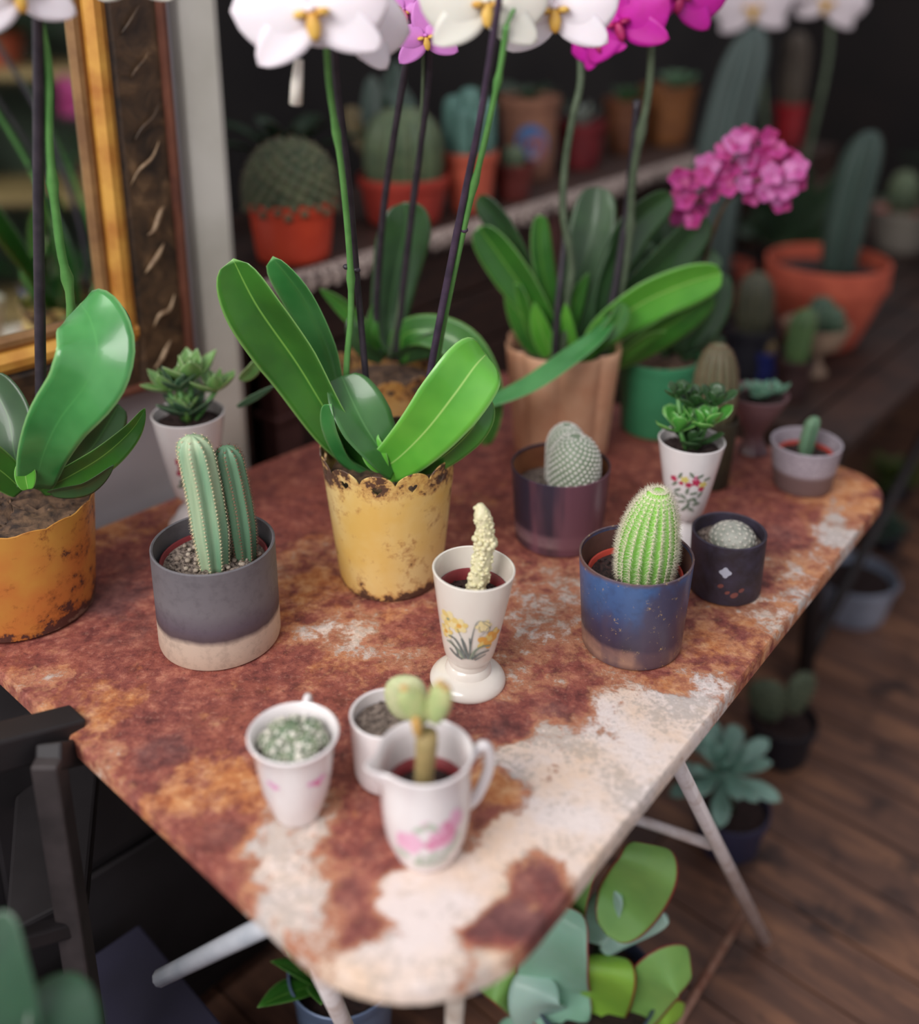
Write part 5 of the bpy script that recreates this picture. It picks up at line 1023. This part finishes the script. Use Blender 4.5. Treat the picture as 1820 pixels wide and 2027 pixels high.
vessel(T, 'footed_cup', outer, mat('beige_stoneware', (168, 142, 118), (140, 114, 94), 14, .6), .003, 48, floor=.06); soil(T, h-.012, R*.88, M['soil'], seed=33)
for dx, dy, r_, tp in ((8, 0, 28, 585), (-18, -.02, 20, 602), (28, -.02, 20, 600)): c = B+Vector((px2m(dx, B), dy, h-.014)); cactus(T, c, px2m(r_, B), height_to(B, tp)-h+.012, 10, mat('pine_green_cactus', (70, 100, 78), (48, 74, 58)), M['spine_cream'], depth_=.2, spines=4, sl=.004, sr=.0003, rows=8, low=.4, seed=33+dx)
T, B, h, R, z = bgpot('short green finger cactus in the dark brown pot in front of the bench pots', 'potted plant', 1566, 786, ZB, 706, 76, 60, mat('umber_pot', (64, 40, 36), (48, 30, 30)), g=gb, sd=34)
cactus(T, B+Vector((.004, 0, z-.004)), px2m(25, B), height_to(B, 608)-z, 9, mat('mid_green_cactus', (86, 118, 68), (66, 96, 56)), M['spine_brown'], depth_=.2, spines=5, sl=.006, sr=.0004, rows=12, low=.7, seed=34, bow=(.01, 0))
T, B, h, R, z = bgpot('little cobalt blue pot with a tan cactus beside the finger cactus', 'potted plant', 1508, 750, ZB, 692, 58, 48, mat('cobalt_pot', (38, 48, 120), (30, 36, 90), 20, .4), g=gb, sd=35)
cactus(T, B+Vector((.004, 0, z-.003)), px2m(20, B), height_to(B, 662)-z, 9, mat('tan_cactus', (132, 104, 64), (104, 92, 60)), M['spine_brown'], spines=4, sl=.004, rows=7, low=.4, seed=35)
T, B, h, R, z = bgpot('grey-tipped barrel cactus in the black pot beside the green-potted orchid', 'potted plant', 1476, 742, ZB, 645, 102, 82, M['black'], g=gb, sd=36)
cactus(T, B+Vector((.006, 0, z-.004)), px2m(36, B), height_to(B, 535)-z, 13, mat('brown_green_column', (84, 86, 64), (60, 66, 52)), M['spine_brown'], depth_=.15, spines=6, sl=.007, sr=.0004, rows=14, low=.55, seed=36)
T, B, h, R, z = bgpot('small chipped terracotta pot showing between orchid leaf and black pot', 'plant pot', 1446, 600, ZB, 520, 74, 52, M['terracotta'], g=gb, sd=37, name='terracotta_pot')
# tall column cacti at the back of the bench
T, B, h, R, z = bgpot('tallest slate-grey column cactus rising behind the pink flowers', 'potted plant', 1388, 640, ZB, 545, 126, 100, M['black'], g=gb, sd=38)
cactus(T, B+Vector((0, 0, z-.004)), px2m(56, B), height_to(B, 48)-z, 8, grn_t, M['spine_brown'], depth_=.3, bow=(.07, 0), spines=4, sl=.006, sr=.0004, rows=24, low=.8, seed=38, taper=.25, base_w=.9)
T, B, h, R, z = bgpot('brown column cactus in the scarlet pot at the back of the bench', 'potted plant', 1560, 290, ZB+.3, 205, 64, 52, mat('scarlet_pot', (150, 26, 34), (120, 18, 28), 10, .4), g=gb, sd=39)
cactus(T, B+Vector((0, 0, z-.004)), px2m(26, B), height_to(B, 60)-z, 8, mat('taupe_cactus', (88, 76, 62), (64, 56, 48)), M['spine_brown'], depth_=.2, spines=4, sl=.006, rows=12, low=.7, seed=39)
B0 = B; Ts = thing('upturned_box', 'dark box raising the scarlet pot at the back of the bench', 'box', Vector((B.x, B.y, ZB))); mb = MB(); mb.box((B.x, B.y, ZB+.149), (.24, .2, .298), aE); part(Ts, 'box_body', mb, dk_wood, smooth=False, bevel=.004); mb = MB(); mb.box((B.x, B.y-.102, ZB+.2), (.2, .004, .05), 0); part(Ts, 'front_slat', mb, dk_wood2, smooth=False)
B = stand(1550, 560, ZB); T = thing('potted_orchid', 'white orchid in a black pot at the back of the bench, top right', 'potted plant', B, gb); h, R, r = pot_dims(B, 480, 110, 84); vessel(T, 'pot', [(r*.95, 0), (r, .003), (R, h)], M['black'], .002, 40); soil(T, h-.012, R*.93, M['bark'], seed=40)
for pts, wd, fc in (([(1560, 480), (1600, 430), (1650, 380), (1700, 330)], 62, 20), ([(1540, 480), (1500, 450), (1460, 450)], 50, -20), ([(1555, 485), (1580, 400), (1590, 330)], 56, 0), ([(1560, 490), (1610, 470), (1660, 440)], 50, 40), ([(1545, 480), (1520, 420), (1510, 380)], 56, 0)): leaf_px(T, [(x, y, B.y-.02*i) for i, (x, y) in enumerate(pts)], wd, M['leaf_deep'], fc)
stem_px(T, [(1545, 490, B.y), (1520, 300, B.y), (1510, 150, B.y), (1495, 20, B.y)], 5, M['stem_dull']); stem_px(T, [(1555, 490, B.y), (1600, 300, B.y), (1640, 120, B.y), (1645, 0, B.y)], 5, M['stem_dull'])
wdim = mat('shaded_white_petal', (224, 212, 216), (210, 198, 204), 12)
for x, y, s_, dx in ((1490, 12, .19, .1), (1640, 0, .18, -.2), (1545, -30, .18, .3)): p = PD(x, y, B.y-.03); phal(T, p, toward(p, dx, -.2), 'wd%d' % x, s_, wdim, M['lip_yellow'], dx*60)
# ferny dark foliage at the back
for i, (x, y, Y, zb, lab, lm, L_, n_) in enumerate(((2.0, .45, 0, .6, 'dark green strap-leaved plant behind the terracotta-potted column', M['leaf_deep'], .30, 20), (2.55, .38, 0, .6, 'dark bushy plant filling the top right corner', M['leaf_deep'], .36, 26), (.30, -.30, 0, .95, 'dusky plant behind the barrel cactus on the shelf', M['leaf_deep'], .20, 14), (1.02, -.31, 0, .95, 'dark leafy plant at the back of the shelf behind the crimson pot', M['leaf_deep'], .18, 16))):
    B = SP(x, y, zb); T = thing('potted_shrub', lab, 'potted plant', B)
    vessel(T, 'pot', [(.06, 0), (.062, .003), (.08, .11)], M['black'], .003, 32); soil(T, .1, .075, M['soil'], seed=50+i)
    me = blade(L_, .06, prof_strap, bend=-.7, fold=.25, thick=.002, n=10, k=4).mesh('leaf', lm); rosette(T, B+Vector((0, 0, .10)), me, n_, 30, 84, seed=i+60, jit=.5)
# flower stand across the shop: outside the frame, the mirror shows it
T = thing('flower_stand', 'pale wooden stand of foliage, visible only reflected in the gilt mirror', 'stand', Vector((1.55, .42, 0)))
tanw = mat('pale_pine', (176, 150, 104), (150, 124, 84), 12, .6)
for k in range(4): mb = MB(); mb.box((1.5+k*.02, .42, .35+k*.37), (.3, 1.2, .025)); part(T, 'shelf', mb, tanw, smooth=False)
for y in (-.17, 1.01): mb = MB(); mb.box((1.72, y, .9), (.05, .04, 1.8)); part(T, 'post', mb, tanw, smooth=False)
mb = MB(); mb.box((1.76, .42, .9), (.03, 1.25, 1.8)); part(T, 'back_panel', mb, mat('dark_green_boards', (52, 64, 52), (36, 46, 40), 5, .8), smooth=False)
for i, (x, y, z, lab, c1, c2, L_, n_) in enumerate(((1.48, .16, .3625, 'bright leafy plant reflected low in the mirror', (84, 150, 84), (60, 116, 66), .21, 26), (1.5, .66, .3625, 'fresh green plant reflected low beside the gilt rail', (92, 150, 92), (66, 120, 72), .21, 24), (1.5, .1, .7325, 'mid-green plant reflected at middle height in the mirror', (70, 130, 72), (52, 100, 58), .21, 26), (1.5, .68, .7325, 'green plant with pink blooms reflected in the mirror', (66, 110, 70), (50, 86, 56), .2, 22), (1.52, .4, 1.1025, 'trailing plant reflected at the top of the mirror', (54, 92, 60), (40, 72, 50), .21, 26))):
    B = Vector((x, y, z)); T = thing('potted_shrub', lab, 'potted plant', B, 'plants on the reflected stand'); vessel(T, 'pot', [(.05, 0), (.052, .003), (.07, .1)], M['terracotta'], .003, 32); soil(T, .09, .065, M['soil'], seed=80+i)
    me = blade(L_, .07, prof_oval, bend=-.8, fold=.25, thick=.002, n=8, k=4).mesh('leaf', leafmat('mirror_leaf%d' % i, c1, c2)); rosette(T, B+Vector((0, 0, .09)), me, n_, 15, 84, seed=i+80, jit=.6)
    if i == 3:
        fmi = floret_mesh(M['petal_pink'], .04)
        for q in range(9): a = q*2.4; inst(T, 'flower', fmi, m4(look((-1, .2, .3)), B+Vector((-.10+.02*math.cos(a), .05*math.sin(a), .24+.012*q))))
# ------------------------------------------------------------------ things on the floor to the right
galv, t, b = newmat('galvanised_zinc', .45, metal=.25); n = noise(t, 14, 5).outputs[0]; t.links.new(ramp(t, n, [(.35, (140, 150, 168)), (.65, (176, 186, 204))]).outputs[0], b.inputs['Base Color'])
T, B, h, R, z = bgpot('galvanised pot of bare earth on the floor at the right', 'plant pot', 1682, 1212, 0, 1135, 162, 124, galv, name='galvanised_pot', sd=41, inner=.02)
mb = MB(); mb.tube([B+Vector((R*math.cos(a)*1.02, R*math.sin(a), h-.01+.03*math.sin(a*1)*0)) for a in [-.6+i*.12 for i in range(11)]], .004, 6); part(T, 'handle', mb, galv)
T, B, h, R, z = bgpot('cactus with two round pads in the black pot on the floor', 'potted plant', 1542, 1492, 0, 1420, 132, 104, M['black'], sd=42, inner=.012)
pd = mat('dull_pad_skin', (96, 108, 84), (74, 88, 68), 60, .7)
for dx, yy, rx, rz, tl in ((-26, 1386, 44, 46, -12), (36, 1372, 42, 46, 14)): p = PD(1546+dx, yy, B.y); pad(T, p, px2m(rx, p), px2m(rz, p), .014, padax(tl, dx*.012), pd, dots=70, sl=.004, sr=.0005, seed=yy)
T, B, h, R, z = bgpot('blue-green rosette succulent in the indigo pot on the floor beside the table leg', 'potted plant', 1440, 1668, 0, 1592, 150, 116, mat('indigo_pot', (62, 62, 92), (48, 48, 74), 10, .5), name='potted_succulent', sd=43)
ec = blade(.105, .034, prof_spoon, bend=.25, fold=.35, thick=.008, n=10, k=6).mesh('leaf', leafmat('echeveria_leaf', (160, 200, 184), (120, 164, 146), edge=(150, 176, 160))); c = PD(1432, 1528, B.y-.01); mb = MB(); mb.tube([B+Vector((0, 0, z-.004)), c], .009, 8); part(T, 'stem', mb, M['stem_dull'])
rosette(T, c, ec, 26, -18, 72, s0=1.0, s1=.5, seed=44, jit=.3, axis=(-.1, -.25, 1))
for nm, x, y, lab, c1, c2, sc in (('potted_succulent', 1770, 985, 'yellow-green leafy succulent on the floor at the right edge of the photo', (120, 132, 60), (70, 96, 56), 1.1), ('potted_succulent', 1752, 1085, 'small grey-green rosette on the floor above the galvanised pot', (92, 116, 100), (66, 88, 76), .8)):
    T, B, h, R, z = bgpot(lab, 'potted plant', x, y, 0, y-45, 70, 56, M['black'], name=nm, sd=int(x))
    me = blade(.1*sc, .045*sc, prof_oval, bend=.3, fold=.3, thick=.005, n=8, k=4).mesh('leaf', leafmat('leafy%d' % x, c1, c2)); rosette(T, B+Vector((0, 0, z)), me, 22, -5, 75, seed=int(y), jit=.5)
# flapjack succulent with red-edged paddle leaves
B = P(1165, 2075, 0); T = thing('potted_succulent', 'large paddle-leaved succulent with red leaf edges on the floor under the table corner', 'potted plant', B); vessel(T, 'pot', [(.06, 0), (.062, .004), (.085, .12), (.088, .125)], mat('slate_blue_pot', (74, 84, 112), (60, 68, 92), 10, .5), .003, 48); soil(T, .11, .08, M['soil'], seed=45)
fj = [leafmat('paddle_green', (150, 200, 104), (124, 178, 94), edge=(150, 62, 58), ew=.035, rough=.5), leafmat('paddle_blue', (150, 204, 172), (166, 214, 190), edge=(158, 90, 84), ew=.03, rough=.5), leafmat('paddle_lime', (158, 210, 78), (138, 194, 72), edge=(158, 60, 44), ew=.035, rough=.45), leafmat('paddle_pale', (186, 220, 204), (170, 208, 194), rough=.5)]
def prof_round(t): return max(0, 1-(abs(t-.52)/.52)**2.3)**.5
Yf = B.y
for pts, wd, mi, fc in (([(1200, 1850), (1240, 1790), (1280, 1720), (1285, 1672)], 128, 0, 10), ([(1185, 1870), (1190, 1820), (1225, 1765)], 72, 3, -20), ([(1190, 1880), (1230, 1850), (1320, 1815)], 48, 3, 20), ([(1150, 1870), (1140, 1800), (1160, 1720), (1180, 1690)], 66, 0, -40),
    ([(1150, 2040), (1100, 1960), (1100, 1860), (1120, 1790)], 150, 1, -12), ([(1130, 2050), (1060, 1990), (1000, 1940), (948, 1925)], 92, 0, -10), ([(1150, 2090), (1090, 2040), (1060, 1980), (1075, 1930)], 110, 3, -10), ([(1180, 2060), (1190, 1990), (1205, 1930), (1205, 1895)], 112, 2, 8), ([(1210, 2060), (1260, 1990), (1310, 1930), (1365, 1905)], 104, 0, 25), ([(1210, 2080), (1260, 2040), (1310, 2010), (1350, 2000)], 60, 2, 40), ([(1140, 2100), (1090, 2080), (1030, 2060), (990, 2060)], 90, 1, 0)):
    leaf_px(T, [(x, y, Yf-.03+.02*(i % 2)-.02*(wd > 100)) for i, (x, y) in enumerate(pts)], wd, fj[mi], fc, prof=prof_round, fold=.15, thick=.008)
mb = MB(); mb.tube([B+Vector((0, 0, .105)), PD(1175, 1960, Yf), PD(1195, 1860, Yf)], .011, 8); part(T, 'stem', mb, M['stem_dull'])
# bucket under the front corner
T, B, h, R, z = bgpot('pale blue-grey bucket of green leaves on the floor under the table front', 'bucket', 690, 2150, 0, 1915, 214, 150, mat('pale_zinc', (116, 134, 164), (92, 108, 140), 8, .4, metal=.2), name='plant_bucket', sd=46, inner=.03, liph=.015)
me = blade(.11, .04, prof_point, bend=-.3, fold=.3, thick=.003, n=8, k=4).mesh('leaf', M['leaf']); rosette(T, B+Vector((-.03, 0, z)), me, 12, 30, 75, seed=47)
# dark clutter under the left side of the table
blk = mat('black_painted_wood', (36, 32, 34), (26, 22, 24), 10, .6); ind = mat('dark_indigo_box', (46, 44, 64), (36, 34, 48), 6, .6); gry = mat('worn_grey_brown_wood', (66, 58, 58), (48, 42, 42), 20, .6)
T = thing('filler_chest', 'added black chest that darkens the left wall under the table', 'chest', WPt(-.2, .11, 0))  # made-up chest, added to keep the wall below the table dark
def wbox(name, u0, u1, v0, v1, z0, z1, m): mb = MB(); c = WP+dW*((u0+u1)/2)+nW*((v0+v1)/2); mb.box((c.x, c.y, (z0+z1)/2), (u1-u0, v1-v0, z1-z0), angW); return part(T, name, mb, m, smooth=False, bevel=.004)
wbox('carcase', -.95, u_end-.02, .004, .20, .02, .60, blk); wbox('top', -.97, u_end, .003, .215, .602, .62, blk); wbox('plinth', -.93, u_end-.04, .01, .19, 0, .019, blk)
for k in range(4): wbox('drawer', -.93+k*.46, -.93+k*.46+.44, .201, .21, .36, .585, blk); wbox('cupboard_door', -.93+k*.46, -.93+k*.46+.44, .201, .21, .05, .345, blk)
T = thing('storage_box', 'dark indigo box on the floor in the shadow under the table', 'box', WPt(-.13, .39, 0)); c = BASE[T]; mb = MB(); mb.box((c.x, c.y, .12), (.5, .28, .24), angW); part(T, 'box_body', mb, ind, smooth=False, bevel=.006); mb = MB(); mb.box((c.x, c.y, .251), (.52, .30, .022), angW); part(T, 'lid', mb, ind, smooth=False, bevel=.004)
T = thing('storage_box', 'black box on the floor behind the bucket under the table', 'box', Vector((-.02, 1.22, 0))); c = BASE[T]; mb = MB(); mb.box((c.x, c.y, .11), (.21, .17, .22), 0); part(T, 'box_body', mb, mat('violet_black_box', (66, 60, 78), (50, 46, 62), 6, .6), smooth=False, bevel=.006); mb = MB(); mb.box((c.x, c.y, .229), (.22, .18, .016), 0); part(T, 'lid', mb, ind, smooth=False, bevel=.003)
# chair at the lower left
T = thing('wooden_chair', 'dark worn wooden chair pushed under the left side of the table', 'chair', P(150, 2100, 0))
def bar(name, a, b, r, m, rz=None):
    mb = MB(); a, b = Vector(a), Vector(b); mb.tube([a, b], r, 4); return part(T, name, mb, m, smooth=False, bevel=.003)
ca_, cb_ = PD(95, 1500, .80), PD(190, 2120, .80); bar('leg', ca_, cb_, .018, gry); bar('seat_rail', PD(-80, 1500, .78), PD(150, 1440, .86), .024, blk); bar('seat_rail', PD(95, 1500, .80), PD(330, 1450, 1.1), .018, blk)
bar('leg', PD(-120, 1560, .72), PD(-60, 2120, .72), .018, gry); bar('stretcher', PD(150, 1830, .80), PD(-90, 1900, .72), .012, blk)
mb = MB(); a = PD(-60, 1470, .79); b_ = PD(125, 1440, .84); c_ = PD(200, 1400, 1.1); d_ = PD(0, 1400, .97)
zz = (a.z+b_.z+c_.z+d_.z)/4; sq = [Vector((q.x, q.y, .50)) for q in (a, b_, c_, d_)]; mb.add(sq+[q+Vector((0, 0, .022)) for q in sq], [[0, 3, 2, 1], [4, 5, 6, 7], [0, 1, 5, 4], [1, 2, 6, 5], [2, 3, 7, 6], [3, 0, 4, 7]]); part(T, 'seat', mb, blk, smooth=False, bevel=.004)
# dark leafy plant at the very front left
B = Vector((PD(60, 2150, .52).x, .52, 0)); T = thing('potted_shrub', 'dark green leafy plant at the bottom left corner of the photo', 'potted plant', B); vessel(T, 'pot', [(.09, 0), (.095, .004), (.12, .26), (.122, .265)], M['terracotta'], .004, 40); soil(T, .25, .112, M['soil'], seed=48)
dl = leafmat('bottle_green_leaf', (44, 82, 54), (30, 62, 42), rough=.4)
for pts, wd, fc in (([(60, 2250), (20, 2080), (0, 1920), (10, 1800)], 150, -20), ([(70, 2250), (120, 2100), (120, 1990), (110, 1930)], 150, 12), ([(80, 2260), (160, 2150), (210, 2080)], 90, 30), ([(50, 2250), (-40, 2120), (-80, 2000)], 140, -10)): leaf_px(T, [(x, y, .52+.02*i) for i, (x, y) in enumerate(pts)], wd, dl, fc, prof=prof_oval)
#MORE
